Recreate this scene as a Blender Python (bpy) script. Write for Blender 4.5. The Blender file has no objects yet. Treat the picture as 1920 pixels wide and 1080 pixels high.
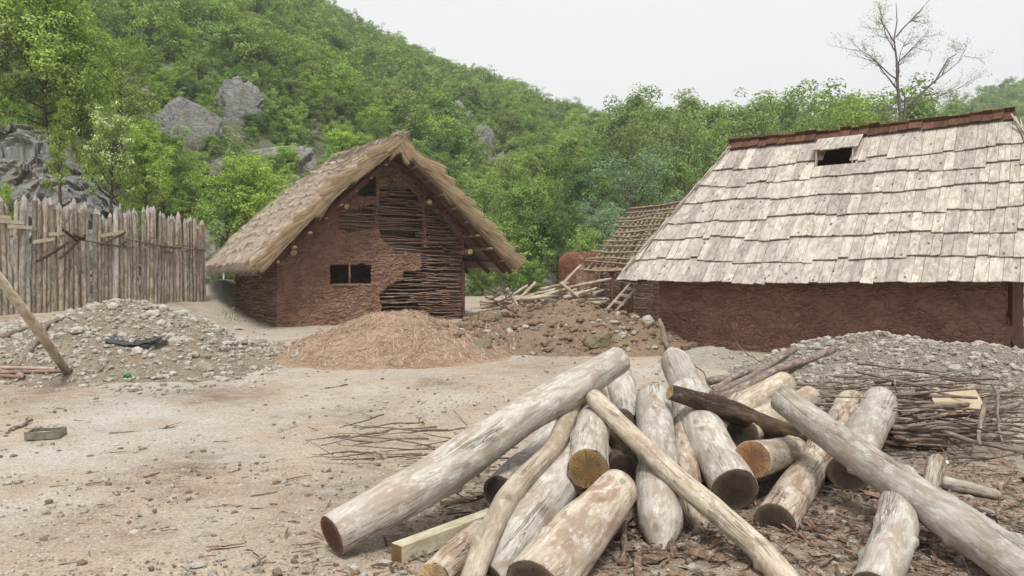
import bpy, math, random
import numpy as np
from mathutils import Vector

random.seed(7)
rng = np.random.default_rng(7)
S = bpy.context.scene
COL = S.collection
R = math.radians

# ------------------------------------------------------------------ camera, sky, sun, exposure
F = 1387.0           # focal length in photo pixels (1920 wide)
ZC = 1.8             # camera height
HY = 521.0           # horizon row in the photo
cam = bpy.data.cameras.new("camera")
cam.sensor_width = 36.0
cam.lens = F / 1920 * 36
cam.shift_y = -(540 - HY) / 1920
cam.clip_start = 0.05
cam.clip_end = 6000
cam_ob = bpy.data.objects.new("camera", cam)
COL.objects.link(cam_ob)
cam_ob.location = (0, 0, ZC)
cam_ob.rotation_euler = (R(90), 0, 0)
S.camera = cam_ob

SUN_EL, SUN_AZ = 60.0, 178.0      # azimuth: compass-like, clockwise from +Y
w = bpy.data.worlds.new("World")
S.world = w
w.use_nodes = True
nt = w.node_tree
nt.nodes.clear()
sky = nt.nodes.new("ShaderNodeTexSky")
sky.sky_type = 'NISHITA'
sky.sun_disc = False
sky.sun_elevation = R(SUN_EL)
sky.sun_rotation = R(SUN_AZ)
sky.dust_density = 4
hs = nt.nodes.new("ShaderNodeHueSaturation")
hs.inputs['Saturation'].default_value = 0.25
cloud = nt.nodes.new("ShaderNodeMix")
cloud.data_type = 'RGBA'
cloud.inputs['Factor'].default_value = 0.92
cloud.inputs['B'].default_value = (5.2, 5.22, 5.2, 1)      # closed cloud layer, even and white
bg = nt.nodes.new("ShaderNodeBackground")
bg.inputs['Strength'].default_value = 0.1
wo = nt.nodes.new("ShaderNodeOutputWorld")
nt.links.new(sky.outputs[0], hs.inputs['Color'])
nt.links.new(hs.outputs[0], cloud.inputs['A'])
nt.links.new(cloud.outputs['Result'], bg.inputs['Color'])
nt.links.new(bg.outputs[0], wo.inputs[0])

sun = bpy.data.lights.new("sun", 'SUN')
sun.energy = 2.0
sun.angle = R(14)
sun.color = (1.0, 0.97, 0.92)
sun_ob = bpy.data.objects.new("sun", sun)
COL.objects.link(sun_ob)
az = R(SUN_AZ)
sd = Vector((math.sin(az) * math.cos(R(SUN_EL)), math.cos(az) * math.cos(R(SUN_EL)), math.sin(R(SUN_EL))))
sun_ob.rotation_euler = (-sd).to_track_quat('-Z', 'Y').to_euler()
sun_ob.location = (0, 0, 30)

S.view_settings.view_transform = 'Standard'
S.view_settings.look = 'None'
S.view_settings.exposure = 1.0
S.view_settings.gamma = 1.0
S.render.engine = 'CYCLES'
S.cycles.use_denoising = True
S.cycles.max_bounces = 6
S.cycles.diffuse_bounces = 3
S.cycles.transmission_bounces = 3
S.cycles.use_adaptive_sampling = True
S.cycles.adaptive_threshold = 0.02

# ------------------------------------------------------------------ numpy helpers
def _h(ix, iy, iz):
    n = (ix * 374761393 + iy * 668265263 + iz * 2147483647 * 3 + 1274126177) & 0xFFFFFFFF
    n = ((n ^ (n >> 13)) * 1274126177) & 0xFFFFFFFF
    n = ((n ^ (n >> 16)) * 2246822519) & 0xFFFFFFFF
    return ((n ^ (n >> 15)) & 0xFFFFFF) / float(0xFFFFFF)

def vn(P):
    """value noise, -1..1, of points (n,3)"""
    P = np.asarray(P, float)
    i = np.floor(P).astype(np.int64)
    f = P - i
    f = f * f * (3 - 2 * f)
    r = 0
    for dx in (0, 1):
        wx = f[:, 0] if dx else 1 - f[:, 0]
        for dy in (0, 1):
            wy = f[:, 1] if dy else 1 - f[:, 1]
            for dz in (0, 1):
                wz = f[:, 2] if dz else 1 - f[:, 2]
                r = r + wx * wy * wz * _h(i[:, 0] + dx, i[:, 1] + dy, i[:, 2] + dz)
    return r * 2 - 1

def fbm(P, o=4, lac=2.1, g=0.5):
    P = np.asarray(P, float)
    a, s, t = 1.0, 0.0, 0.0
    for k in range(o):
        s = s + a * vn(P * lac ** k + 17.3 * k)
        t += a
        a *= g
    return s / t

def fbm2(x, y, sc, o=4, seed=0.0):
    x = np.asarray(x, float); y = np.asarray(y, float)
    sh = np.broadcast(x, y).shape
    X = np.broadcast_to(x, sh).ravel(); Y = np.broadcast_to(y, sh).ravel()
    return fbm(np.stack([X * sc, Y * sc, np.full(X.shape, seed + 0.37)], 1), o).reshape(sh)

def sstep(a, b, x):
    t = np.clip((x - a) / (b - a), 0, 1)
    return t * t * (3 - 2 * t)

def P(px, py, D):
    """point at depth D seen at photo pixel (px, py)"""
    return np.array([(px - 960) / F * D, D, ZC - (py - HY) / F * D])

class MB:
    """collects faces for one mesh object; lc = local material coordinates, tint = shade number"""
    def __init__(self):
        self.V, self.L, self.T, self.F, self.n = [], [], [], [], 0
    def add(self, V, Fc, lc=None, tint=0.5):
        V = np.asarray(V, float).reshape(-1, 3)
        self.V.append(V)
        self.L.append(V if lc is None else np.asarray(lc, float).reshape(-1, 3))
        self.T.append(np.full(len(V), tint) if np.isscalar(tint) else np.asarray(tint, float))
        if isinstance(Fc, np.ndarray):
            self.F.append(Fc + self.n)
        else:
            by = {}
            for f in Fc:
                by.setdefault(len(f), []).append(f)
            for k in by:
                self.F.append(np.array(by[k], int) + self.n)
        self.n += len(V)
    def box(self, c, ax, ay, az, tint=0.5, off=None):
        """box from centre and three half-axis vectors"""
        c, ax, ay, az = [np.asarray(q, float) for q in (c, ax, ay, az)]
        sg = np.array([[-1, -1, -1], [1, -1, -1], [1, 1, -1], [-1, 1, -1], [-1, -1, 1], [1, -1, 1], [1, 1, 1], [-1, 1, 1]], float)
        V = c + sg[:, :1] * ax + sg[:, 1:2] * ay + sg[:, 2:] * az
        ln = np.array([np.linalg.norm(ax), np.linalg.norm(ay), np.linalg.norm(az)])
        o = rng.uniform(0, 50, 3) if off is None else off
        lc = sg * ln
        k = int(np.argmax(ln))                       # long axis -> lc z
        order = [q for q in range(3) if q != k] + [k]
        self.add(V, [(0, 3, 2, 1), (4, 5, 6, 7), (0, 1, 5, 4), (1, 2, 6, 5), (2, 3, 7, 6), (3, 0, 4, 7)], lc[:, order] + o, tint)
    def tube(self, pts, rad, seg=6, caps=True, tint=0.5, rough=0.0, off=None, squash=None):
        pts = np.asarray(pts, float)
        n = len(pts)
        rad = np.broadcast_to(np.asarray(rad, float), (n,)) if not np.isscalar(rad) else np.full(n, rad)
        tg = np.gradient(pts, axis=0)
        tg /= np.linalg.norm(tg, axis=1)[:, None] + 1e-12
        up = np.array([0, 0, 1.0]) if abs(tg[0][2]) < 0.9 else np.array([1.0, 0, 0])
        a = np.cross(tg[0], up); a /= np.linalg.norm(a)
        A = np.zeros((n, 3))
        for i in range(n):
            a = a - tg[i] * a.dot(tg[i]); a /= np.linalg.norm(a)
            A[i] = a
        B = np.cross(tg, A)
        th = np.linspace(0, 2 * np.pi, seg, endpoint=False)
        ln = np.concatenate([[0], np.cumsum(np.linalg.norm(np.diff(pts, axis=0), axis=1))])
        o = rng.uniform(0, 60, 3) if off is None else off
        c, s = np.cos(th), np.sin(th)
        rr = np.repeat(rad[:, None], seg, 1)
        lc = np.stack([rr * c, rr * s, np.repeat(ln[:, None], seg, 1)], 2).reshape(-1, 3)
        if rough:
            q = lc * np.array([1, 1, 0.35]) / max(rad.max(), 1e-4) * 1.3 + o
            rr = rr * (1 + rough * fbm(q, 3).reshape(n, seg))
        V = pts[:, None, :] + (rr * c)[:, :, None] * A[:, None, :] + (rr * s)[:, :, None] * B[:, None, :]
        V = V.reshape(-1, 3)
        i = np.arange(n - 1)[:, None] * seg
        j = np.arange(seg)[None, :]
        j2 = (j + 1) % seg
        Fq = np.stack([i + j, i + j2, i + seg + j2, i + seg + j], 2).reshape(-1, 4)
        base = self.n
        self.add(V, Fq, lc + o, tint)
        if caps:
            self.F.append(np.array([[base + k for k in range(seg)][::-1]], int))
            self.F.append(np.array([[base + (n - 1) * seg + k for k in range(seg)]], int))
        return V.reshape(n, seg, 3), lc.reshape(n, seg, 3) + o, A, B, tg
    def grid(self, X, lc=None, tint=0.5, keep=None, flip=False):
        """X (n,m,3) grid of points"""
        n, m = X.shape[:2]
        i = np.arange(n - 1)[:, None] * m
        j = np.arange(m - 1)[None, :]
        q = np.stack([i + j, i + j + 1, i + m + j + 1, i + m + j], 2)
        if keep is not None:
            q = q[keep]
        q = q.reshape(-1, 4)
        if flip:
            q = q[:, ::-1]
        t = tint if np.isscalar(tint) else np.asarray(tint).ravel()
        self.add(X.reshape(-1, 3), q, None if lc is None else lc.reshape(-1, 3), t)
    def build(self, name, mat, parent=None, smooth=True, loc=None):
        V = np.concatenate(self.V); L = np.concatenate(self.L); T = np.concatenate(self.T)
        if parent is not None:
            o0 = np.array(parent.get('_w', tuple(parent.location)))
        else:
            o0 = np.array(loc if loc is not None else (0, 0, 0), float)
        me = bpy.data.meshes.new(name)
        me.vertices.add(len(V))
        me.vertices.foreach_set('co', (V - o0).astype(np.float32).ravel())
        nl = sum(f.size for f in self.F); nf = sum(len(f) for f in self.F)
        me.loops.add(nl)
        me.loops.foreach_set('vertex_index', np.concatenate([f.ravel() for f in self.F]).astype(np.int32))
        me.polygons.add(nf)
        tot = np.concatenate([np.full(len(f), f.shape[1]) for f in self.F])
        st = np.concatenate([[0], np.cumsum(tot)[:-1]])
        me.polygons.foreach_set('loop_start', st.astype(np.int32))
        me.polygons.foreach_set('use_smooth', np.full(nf, smooth))
        a = me.attributes.new('lc', 'FLOAT_VECTOR', 'POINT'); a.data.foreach_set('vector', L.astype(np.float32).ravel())
        a = me.attributes.new('tint', 'FLOAT', 'POINT'); a.data.foreach_set('value', T.astype(np.float32))
        me.update(calc_edges=True)
        me.materials.append(mat)
        o = bpy.data.objects.new(name, me)
        COL.objects.link(o)
        if parent is not None:
            o.parent = parent
        else:
            o.location = o0
        return o

WORLD = {}
def empty(name, loc, label=None, cat=None, group=None):
    o = bpy.data.objects.new(name, None)
    o.empty_display_size = 0.2
    COL.objects.link(o)
    o.location = loc
    return tag(o, label, cat, group)

def tag(o, label=None, cat=None, group=None, kind=None):
    if label: o['label'] = label
    if cat: o['category'] = cat
    if group: o['group'] = group
    if kind: o['kind'] = kind
    return o

def copy_tree(o, parent=None):
    c = o.copy()
    COL.objects.link(c)
    if parent is not None:
        c.parent = parent
    for ch in list(o.children):
        copy_tree(ch, c)
    return c

# ------------------------------------------------------------------ materials
def srgb(*c):
    return tuple(((v / 255) / 12.92 if v / 255 <= 0.04045 else ((v / 255 + 0.055) / 1.055) ** 2.4) for v in c) + (1,)

class NT:
    def __init__(self, name):
        self.m = bpy.data.materials.new(name)
        self.m.use_nodes = True
        self.t = self.m.node_tree
        self.t.nodes.clear()
        self.out = self.n('ShaderNodeOutputMaterial')
    def n(self, ty, **kw):
        x = self.t.nodes.new(ty)
        for k, v in kw.items():
            setattr(x, k, v)
        return x
    def l(self, a, b):
        self.t.links.new(a, b)
    def attr(self, nm):
        return self.n('ShaderNodeAttribute', attribute_name=nm)
    def mapped(self, src, scale):
        m = self.n('ShaderNodeMapping')
        m.inputs['Scale'].default_value = scale if not np.isscalar(scale) else (scale,) * 3
        self.l(src, m.inputs['Vector'])
        return m.outputs[0]
    def noise(self, src, scale, detail=4, rough=0.55, dist=0.0):
        x = self.n('ShaderNodeTexNoise')
        x.inputs['Scale'].default_value = scale
        x.inputs['Detail'].default_value = detail
        x.inputs['Roughness'].default_value = rough
        x.inputs['Distortion'].default_value = dist
        self.l(src, x.inputs['Vector'])
        return x.outputs['Fac']
    def voro(self, src, scale, feature='F1', rnd=1.0):
        x = self.n('ShaderNodeTexVoronoi', feature=feature)
        x.inputs['Scale'].default_value = scale
        x.inputs['Randomness'].default_value = rnd
        self.l(src, x.inputs['Vector'])
        return x
    def ramp(self, src, stops, interp='LINEAR'):
        r = self.n('ShaderNodeValToRGB')
        r.color_ramp.interpolation = interp
        e = r.color_ramp.elements
        while len(e) < len(stops):
            e.new(0.5)
        for k, (p, c) in enumerate(stops):
            e[k].position = p
            e[k].color = c if len(c) == 4 else tuple(c) + (1,)
        self.l(src, r.inputs[0])
        return r.outputs[0]
    def mix(self, fac, a, b, mode='MIX'):
        m = self.n('ShaderNodeMix', data_type='RGBA', blend_type=mode)
        for s, v in (('Factor', fac), ('A', a), ('B', b)):
            i = m.inputs[s]
            if hasattr(v, 'is_linked'):
                self.l(v, i)
            else:
                i.default_value = v
        return m.outputs['Result']
    def math(self, op, a, b=0.0, clamp=False):
        m = self.n('ShaderNodeMath', operation=op, use_clamp=clamp)
        for k, v in enumerate((a, b)):
            if hasattr(v, 'is_linked'):
                self.l(v, m.inputs[k])
            else:
                m.inputs[k].default_value = v
        return m.outputs[0]
    def bsdf(self, color, rough=0.9, bump=None, bstr=0.5, bdist=0.02, spec=0.2):
        b = self.n('ShaderNodeBsdfPrincipled')
        if hasattr(color, 'is_linked'):
            self.l(color, b.inputs['Base Color'])
        else:
            b.inputs['Base Color'].default_value = color
        b.inputs['Roughness'].default_value = rough
        b.inputs['Specular IOR Level'].default_value = spec
        if bump is not None:
            bn = self.n('ShaderNodeBump')
            bn.inputs['Strength'].default_value = bstr
            bn.inputs['Distance'].default_value = bdist
            self.l(bump, bn.inputs['Height'])
            self.l(bn.outputs[0], b.inputs['Normal'])
        self.l(b.outputs[0], self.out.inputs[0])
        return self.m

G0, G1 = (0, 0, 0, 1), (1, 1, 1, 1)

def wood_mat(name, light, dark, stain, crack=(0.03, 0.025, 0.02, 1), amount=0.5, crk=0.5, scale=1.0, knots=0.0, vary=0.25, bstr=0.6, white=0.25):
    """weathered wood: grain along lc z"""
    m = NT(name)
    v = m.attr('lc').outputs['Vector']
    t = m.attr('tint').outputs['Fac']
    g1 = m.noise(m.mapped(v, (34 * scale, 34 * scale, 6 * scale)), 1.0, 6, 0.65)
    g2 = m.noise(m.mapped(v, (8 * scale, 8 * scale, 3.5 * scale)), 1.0, 6, 0.68, 0.6)
    g3 = m.noise(m.mapped(v, (2.5 * scale, 2.5 * scale, 1.2 * scale)), 1.0, 4, 0.6)
    c = m.mix(m.ramp(g1, [(0.3, G0), (0.7, G1)]), dark, light)
    c = m.mix(m.math('MULTIPLY', m.ramp(g2, [(0.47, G0), (0.57, G1)]), amount), c, stain)
    c = m.mix(m.math('MULTIPLY', m.ramp(g3, [(0.52, G0), (0.57, G1)]), 0.5 * amount), c, m.mix(0.2, dark, crack))
    ck = m.noise(m.mapped(v, (20 * scale, 20 * scale, 1.0 * scale)), 1.0, 4, 0.6, 0.5)
    line = m.ramp(ck, [(0.48, G0), (0.495, G1), (0.505, G1), (0.52, G0)])
    gate = m.ramp(m.noise(m.mapped(v, (3 * scale, 3 * scale, 0.9 * scale)), 1.0, 2), [(0.45, G0), (0.6, G1)])
    crf = m.math('MULTIPLY', m.math('MULTIPLY', line, gate), crk)
    c = m.mix(crf, c, crack)
    if knots:
        kv = m.voro(m.mapped(v, (7 * scale, 7 * scale, 4.2 * scale)), 1.0)
        kd = m.ramp(kv.outputs['Distance'], [(0.10, G1), (0.22, G0)])
        sep = m.n('ShaderNodeSeparateColor'); m.l(kv.outputs['Color'], sep.inputs[0])
        on = m.math('GREATER_THAN', sep.outputs[0], 0.55)
        c = m.mix(m.math('MULTIPLY', m.math('MULTIPLY', kd, on), knots), c, (0.07, 0.05, 0.04, 1))
    g4 = m.noise(m.mapped(v, (80 * scale, 80 * scale, 9 * scale)), 1.0, 4, 0.7)
    c = m.mix(m.math('MULTIPLY', m.ramp(g4, [(0.50, G0), (0.70, G1)]), 0.35), c, m.mix(0.35, dark, crack))
    g5 = m.noise(m.mapped(v, (13 * scale, 13 * scale, 6 * scale)), 1.0, 7, 0.75)
    c = m.mix(m.math('MULTIPLY', m.ramp(g5, [(0.55, G0), (0.60, G1)]), white), c, m.mix(0.6, light, G1))
    k = m.math('ADD', m.math('MULTIPLY', t, 2 * vary), 1 - vary)
    kk = m.n('ShaderNodeCombineColor')
    for q in range(3): m.l(k, kk.inputs[q])
    c = m.mix(1.0, c, kk.outputs[0], 'MULTIPLY')
    h = m.math('SUBTRACT', m.math('ADD', m.math('MULTIPLY', g1, 0.35), m.math('MULTIPLY', g2, 0.6)), m.math('MULTIPLY', crf, 0.8))
    return m.bsdf(c, 0.85, h, bstr, 0.012 / scale, 0.2)

def cut_mat(name, inner, outer, ring=(0.2, 0.12, 0.06, 1)):
    m = NT(name)
    v = m.attr('lc').outputs['Vector']
    d = m.n('ShaderNodeVectorMath', operation='LENGTH'); m.l(v, d.inputs[0])
    nz = m.noise(v, 18, 3)
    dd = m.math('ADD', d.outputs['Value'], m.math('MULTIPLY', nz, 0.03))
    c = m.mix(m.ramp(dd, [(0.03, G0), (0.14, G1)]), inner, outer)
    rg = m.math('SINE', m.math('MULTIPLY', dd, 480))
    c = m.mix(m.math('MULTIPLY', m.ramp(rg, [(0.2, G0), (1.0, G1)]), 0.5), c, ring)
    nm = m.n('ShaderNodeVectorMath', operation='NORMALIZE'); m.l(v, nm.inputs[0])
    ck = m.noise(nm.outputs[0], 4.0, 2)
    line = m.ramp(ck, [(0.475, G0), (0.494, G1), (0.506, G1), (0.525, G0)])
    c = m.mix(m.math('MULTIPLY', line, 0.9), c, (0.03, 0.02, 0.015, 1))
    st = m.ramp(m.noise(v, 9, 5, 0.7), [(0.42, G0), (0.62, G1)])
    c = m.mix(m.math('MULTIPLY', st, 0.6), c, (0.07, 0.055, 0.045, 1))
    saw = m.noise(m.mapped(v, (14, 120, 1)), 1.0, 3, 0.6)
    c = m.mix(m.math('MULTIPLY', m.ramp(saw, [(0.45, G0), (0.62, G1)]), 0.35), c, inner)
    t = m.attr('tint').outputs['Fac']
    rim = m.math('ADD', t, m.math('MULTIPLY', m.math('SUBTRACT', nz, 0.5), 0.4))
    c = m.mix(m.math('MULTIPLY', m.ramp(rim, [(0.70, G0), (0.90, G1)]), 0.18), c, srgb(168, 150, 126))
    c = m.mix(m.ramp(rim, [(0.95, G0), (1.0, G1)]), c, (0.05, 0.04, 0.032, 1))
    return m.bsdf(c, 0.85, m.math('ADD', m.math('MULTIPLY', rg, 0.2), m.noise(v, 60, 3)), 0.4, 0.006, 0.2)

def earth_mat(name, a, b, c3, sc=1.0, stones=0.0, stone_col=(0.5, 0.48, 0.44, 1), bd=0.05, bstr=0.8):
    m = NT(name)
    v = m.attr('lc').outputs['Vector']
    n1 = m.noise(v, 1.1 * sc, 6, 0.6)
    n2 = m.noise(v, 7 * sc, 6, 0.7)
    n3 = m.noise(v, 45 * sc, 4, 0.7)
    c = m.mix(m.ramp(n1, [(0.4, G0), (0.62, G1)]), a, b)
    c = m.mix(m.ramp(n2, [(0.44, G0), (0.66, G1)]), c, c3)
    c = m.mix(m.ramp(n3, [(0.35, G0), (0.75, G1)]), m.mix(0.35, c, (0.04, 0.03, 0.02, 1)), c)
    h = m.math('ADD', m.math('MULTIPLY', n2, 1.0), m.math('MULTIPLY', n3, 0.35))
    if stones:
        vo = m.voro(v, 22 * sc)
        f = m.ramp(vo.outputs['Distance'], [(0.25, G1), (0.42, G0)])
        sp = m.n('ShaderNodeSeparateColor'); m.l(vo.outputs['Color'], sp.inputs[0])
        on = m.math('GREATER_THAN', sp.outputs[0], 1 - stones)
        f = m.math('MULTIPLY', f, on)
        c = m.mix(f, c, m.mix(sp.outputs[1], stone_col, (0.30, 0.29, 0.27, 1)))
        h = m.math('ADD', h, m.math('MULTIPLY', f, 0.6))
    return m.bsdf(c, 0.95, h, bstr, bd, 0.15)

def rock_mat(name, a, b, dark, sc=1.0):
    m = NT(name)
    v = m.attr('lc').outputs['Vector']
    n1 = m.noise(v, 1.0 * sc, 8, 0.65, 0.5)
    vo = m.voro(m.mapped(v, (1, 1, 0.6)), 1.6 * sc, 'DISTANCE_TO_EDGE')
    n2 = m.noise(v, 6 * sc, 6, 0.7)
    c = m.mix(m.ramp(n1, [(0.35, G0), (0.62, G1)]), a, b)
    c = m.mix(m.ramp(n2, [(0.5, G0), (0.72, G1)]), c, dark)
    crack = m.ramp(vo.outputs['Distance'], [(0.0, G1), (0.05, G0)])
    c = m.mix(m.math('MULTIPLY', m.math('MULTIPLY', crack, m.ramp(n2, [(0.4, G0), (0.6, G1)])), 0.3), c, (0.06, 0.06, 0.055, 1))
    t = m.attr('tint').outputs['Fac']
    c = m.mix(t, c, m.mix(n2, srgb(120, 92, 58), srgb(95, 100, 62)))
    h = m.math('ADD', m.math('ADD', n1, m.math('MULTIPLY', n2, 0.4)), m.math('MULTIPLY', crack, -0.08))
    return m.bsdf(c, 0.9, h, 0.9, 0.25 / sc, 0.2)

def leaf_mat(name, dark, light, tip=None, trans=0.28, vary=0.35):
    m = NT(name)
    t = m.attr('tint').outputs['Fac']
    oi = m.n('ShaderNodeObjectInfo')
    tt = m.math('ADD', t, m.math('MULTIPLY', m.math('SUBTRACT', oi.outputs['Random'], 0.5), vary))
    st = [(0.15, dark), (0.85, light)]
    if tip:
        st = [(0.1, dark), (0.72, light), (0.86, tip)]
    c = m.ramp(tt, st)
    d = m.n('ShaderNodeBsdfDiffuse'); m.l(c, d.inputs[0])
    tr = m.n('ShaderNodeBsdfTranslucent'); m.l(m.mix(0.15, c, (0.25, 0.4, 0.02, 1)), tr.inputs[0])
    mx = m.n('ShaderNodeMixShader'); mx.inputs[0].default_value = trans
    m.l(d.outputs[0], mx.inputs[1]); m.l(tr.outputs[0], mx.inputs[2])
    m.l(mx.outputs[0], m.out.inputs[0])
    return m.m

def straw_mat(name, a, b, dark):
    m = NT(name)
    t = m.attr('tint').outputs['Fac']
    v = m.attr('lc').outputs['Vector']
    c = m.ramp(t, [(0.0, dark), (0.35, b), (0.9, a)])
    n = m.noise(v, 3.0, 5, 0.6)
    c = m.mix(m.math('MULTIPLY', m.ramp(n, [(0.4, G0), (0.7, G1)]), 0.4), c, b)
    return m.bsdf(c, 0.85, m.noise(v, 40, 4), 0.5, 0.02, 0.25)

def plain_mat(name, col, rough=0.8, nscale=8, var=0.35, metal=0.0, bstr=0.3, bd=0.01):
    m = NT(name)
    v = m.attr('lc').outputs['Vector']
    n = m.noise(v, nscale, 5, 0.6)
    dk = tuple(q * (1 - var) for q in col[:3]) + (1,)
    c = m.mix(m.ramp(n, [(0.35, G0), (0.65, G1)]), dk, col)
    mm = m.bsdf(c, rough, n, bstr, bd, 0.3)
    for x in m.t.nodes:
        if x.type == 'BSDF_PRINCIPLED':
            x.inputs['Metallic'].default_value = metal
    return mm

def daub_mat(name, a, b, dark, fx=1.0):
    m = NT(name)
    v = m.attr('lc').outputs['Vector']
    vv = m.n('ShaderNodeVectorMath', operation='ADD'); m.l(v, vv.inputs[0])
    wn = m.n('ShaderNodeTexNoise'); wn.inputs['Scale'].default_value = 4.0; m.l(v, wn.inputs['Vector'])
    ws = m.n('ShaderNodeVectorMath', operation='SCALE'); m.l(wn.outputs['Color'], ws.inputs[0]); ws.inputs['Scale'].default_value = 0.3
    m.l(ws.outputs[0], vv.inputs[1])
    w1 = vv.outputs[0]
    vo = m.voro(m.mapped(w1, (7 * fx, 7 * fx, 17 * fx)), 1.0, 'F1')
    ve = m.voro(m.mapped(w1, (5 * fx, 5 * fx, 12 * fx)), 1.0, 'DISTANCE_TO_EDGE')
    n1 = m.noise(v, 1.3, 5, 0.6)
    n2 = m.noise(v, 26, 5, 0.7)
    gate = m.ramp(m.noise(v, 2.2, 3), [(0.42, G0), (0.6, G1)])
    crack = m.math('MULTIPLY', m.ramp(ve.outputs['Distance'], [(0.0, G1), (0.08, G0)]), m.math('MULTIPLY', gate, 0.45))
    c = m.mix(m.ramp(n1, [(0.35, G0), (0.65, G1)]), a, b)
    n5 = m.noise(v, 3.4, 6, 0.7)
    c = m.mix(m.math('MULTIPLY', m.ramp(n5, [(0.50, G0), (0.72, G1)]), 0.22), c, m.mix(0.4, a, (0.5, 0.42, 0.34, 1)))
    c = m.mix(m.math('MULTIPLY', m.ramp(n5, [(0.26, G1), (0.44, G0)]), 0.3), c, dark)
    c = m.mix(m.math('MULTIPLY', m.ramp(n2, [(0.42, G0), (0.72, G1)]), 0.5), c, dark)
    c = m.mix(m.math('MULTIPLY', crack, 0.75), c, (0.02, 0.012, 0.01, 1))
    h = m.math('ADD', m.math('MULTIPLY', vo.outputs['Distance'], -0.9), m.math('ADD', m.math('MULTIPLY', n2, 0.35), m.math('MULTIPLY', crack, -0.7)))
    return m.bsdf(c, 0.95, h, 1.0, 0.085, 0.1)

M = {}
M['log_grey'] = wood_mat('weathered_grey_wood', srgb(192, 186, 177), srgb(156, 149, 140), srgb(144, 128, 112), amount=0.7, crk=0.6, vary=0.3, knots=0.5, bstr=0.9)
M['log_warm'] = wood_mat('weathered_warm_wood', srgb(194, 184, 168), srgb(152, 138, 122), srgb(134, 110, 90), amount=0.85, knots=0.45, crk=0.8, bstr=0.9)
M['log_pale'] = wood_mat('peeled_pale_wood', srgb(198, 188, 170), srgb(164, 150, 130), srgb(142, 122, 102), amount=0.6, knots=0.5, crk=0.6, bstr=0.8)
M['log_bark'] = wood_mat('dark_bark', srgb(104, 84, 66), srgb(62, 48, 38), srgb(40, 32, 27), amount=0.8, crk=0.9, bstr=1.0, white=0.1)
M['post'] = wood_mat('palisade_wood', srgb(182, 170, 154), srgb(142, 128, 112), srgb(116, 107, 98), amount=0.85, crk=0.8, scale=1.3, vary=0.35)
M['post_tip'] = wood_mat('cut_tip_wood', srgb(178, 174, 168), srgb(140, 136, 130), srgb(122, 115, 106), amount=0.4, crk=0.5)
M['stick'] = wood_mat('stick_bark', srgb(132, 114, 98), srgb(86, 70, 58), srgb(66, 52, 44), amount=0.6, crk=0.3, scale=2.5, vary=0.4)
M['stick_grey'] = wood_mat('grey_stick_bark', srgb(150, 136, 124), srgb(108, 94, 84), srgb(84, 70, 62), amount=0.6, crk=0.3, scale=2.0, vary=0.3)
M['wattle'] = wood_mat('wattle_rods', srgb(160, 134, 116), srgb(116, 93, 80), srgb(88, 68, 59), amount=0.6, crk=0.2, scale=2.5, vary=0.35, white=0.1)
M['wattle_grey'] = wood_mat('wattle_rods_grey', srgb(164, 146, 128), srgb(118, 101, 86), srgb(92, 76, 64), amount=0.6, crk=0.2, scale=2.5, vary=0.35)
M['shingle'] = wood_mat('pale_shingle_boards', srgb(196, 187, 176), srgb(164, 154, 144), srgb(136, 128, 120), amount=0.7, crk=0.4, knots=0.9, vary=0.2, scale=1.1, white=0.15)
M['ridge'] = wood_mat('red_brown_ridge_boards', srgb(118, 84, 65), srgb(86, 59, 46), srgb(60, 43, 35), amount=0.6, crk=0.4, vary=0.3, white=0.0)
M['beam'] = wood_mat('red_stained_beam', srgb(112, 80, 62), srgb(84, 59, 46), srgb(64, 46, 38), amount=0.6, crk=0.4, scale=1.5, white=0.0)
M['pole'] = wood_mat('round_roof_pole', srgb(150, 118, 90), srgb(116, 90, 68), srgb(90, 68, 52), amount=0.5, crk=0.3, scale=1.5)
M['sawn'] = wood_mat('sawn_timber', srgb(200, 192, 170), srgb(172, 160, 134), srgb(150, 134, 108), amount=0.4, crk=0.2, scale=1.2)
M['cut_orange'] = cut_mat('orange_cut_wood', srgb(122, 82, 50), srgb(158, 120, 82), srgb(96, 66, 42))
M['cut_yellow'] = cut_mat('yellow_cut_wood', srgb(124, 96, 60), srgb(152, 122, 80), srgb(98, 74, 48))
M['cut_dark'] = cut_mat('dark_cut_wood', srgb(56, 46, 40), srgb(80, 67, 56), srgb(42, 34, 30))
M['cut_red'] = cut_mat('red_brown_cut_wood', srgb(84, 52, 38), srgb(104, 66, 48), srgb(60, 38, 30))
M['cut_pale'] = cut_mat('pale_cut_wood', srgb(180, 152, 108), srgb(200, 176, 134), srgb(160, 130, 90))
M['daub'] = daub_mat('red_clay_daub', srgb(146, 115, 98), srgb(130, 101, 86), srgb(100, 77, 65))
M['daub_dark'] = daub_mat('dark_red_clay_daub', srgb(166, 128, 110), srgb(150, 114, 97), srgb(116, 86, 73), 1.25)
M['thatch'] = straw_mat('weathered_thatch', srgb(200, 187, 169), srgb(168, 154, 137), srgb(112, 98, 86))
M['straw'] = straw_mat('golden_straw', srgb(192, 174, 143), srgb(158, 138, 108), srgb(100, 84, 64))
M['claystraw'] = straw_mat('clay_stained_straw', srgb(196, 174, 150), srgb(168, 141, 120), srgb(144, 117, 98))
M['straw_clay'] = earth_mat('straw_and_clay', srgb(174, 147, 126), srgb(148, 119, 100), srgb(174, 152, 131), 1.2, bd=0.04)
M['rubble_earth'] = earth_mat('stony_grey_earth', srgb(146, 132, 114), srgb(128, 112, 94), srgb(158, 148, 133), 1.3, stones=0.55, stone_col=srgb(200, 194, 184))
M['dirt'] = earth_mat('brown_dirt', srgb(138, 117, 98), srgb(120, 99, 82), srgb(152, 134, 113), 1.3, stones=0.2, stone_col=srgb(180, 170, 154))
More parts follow.
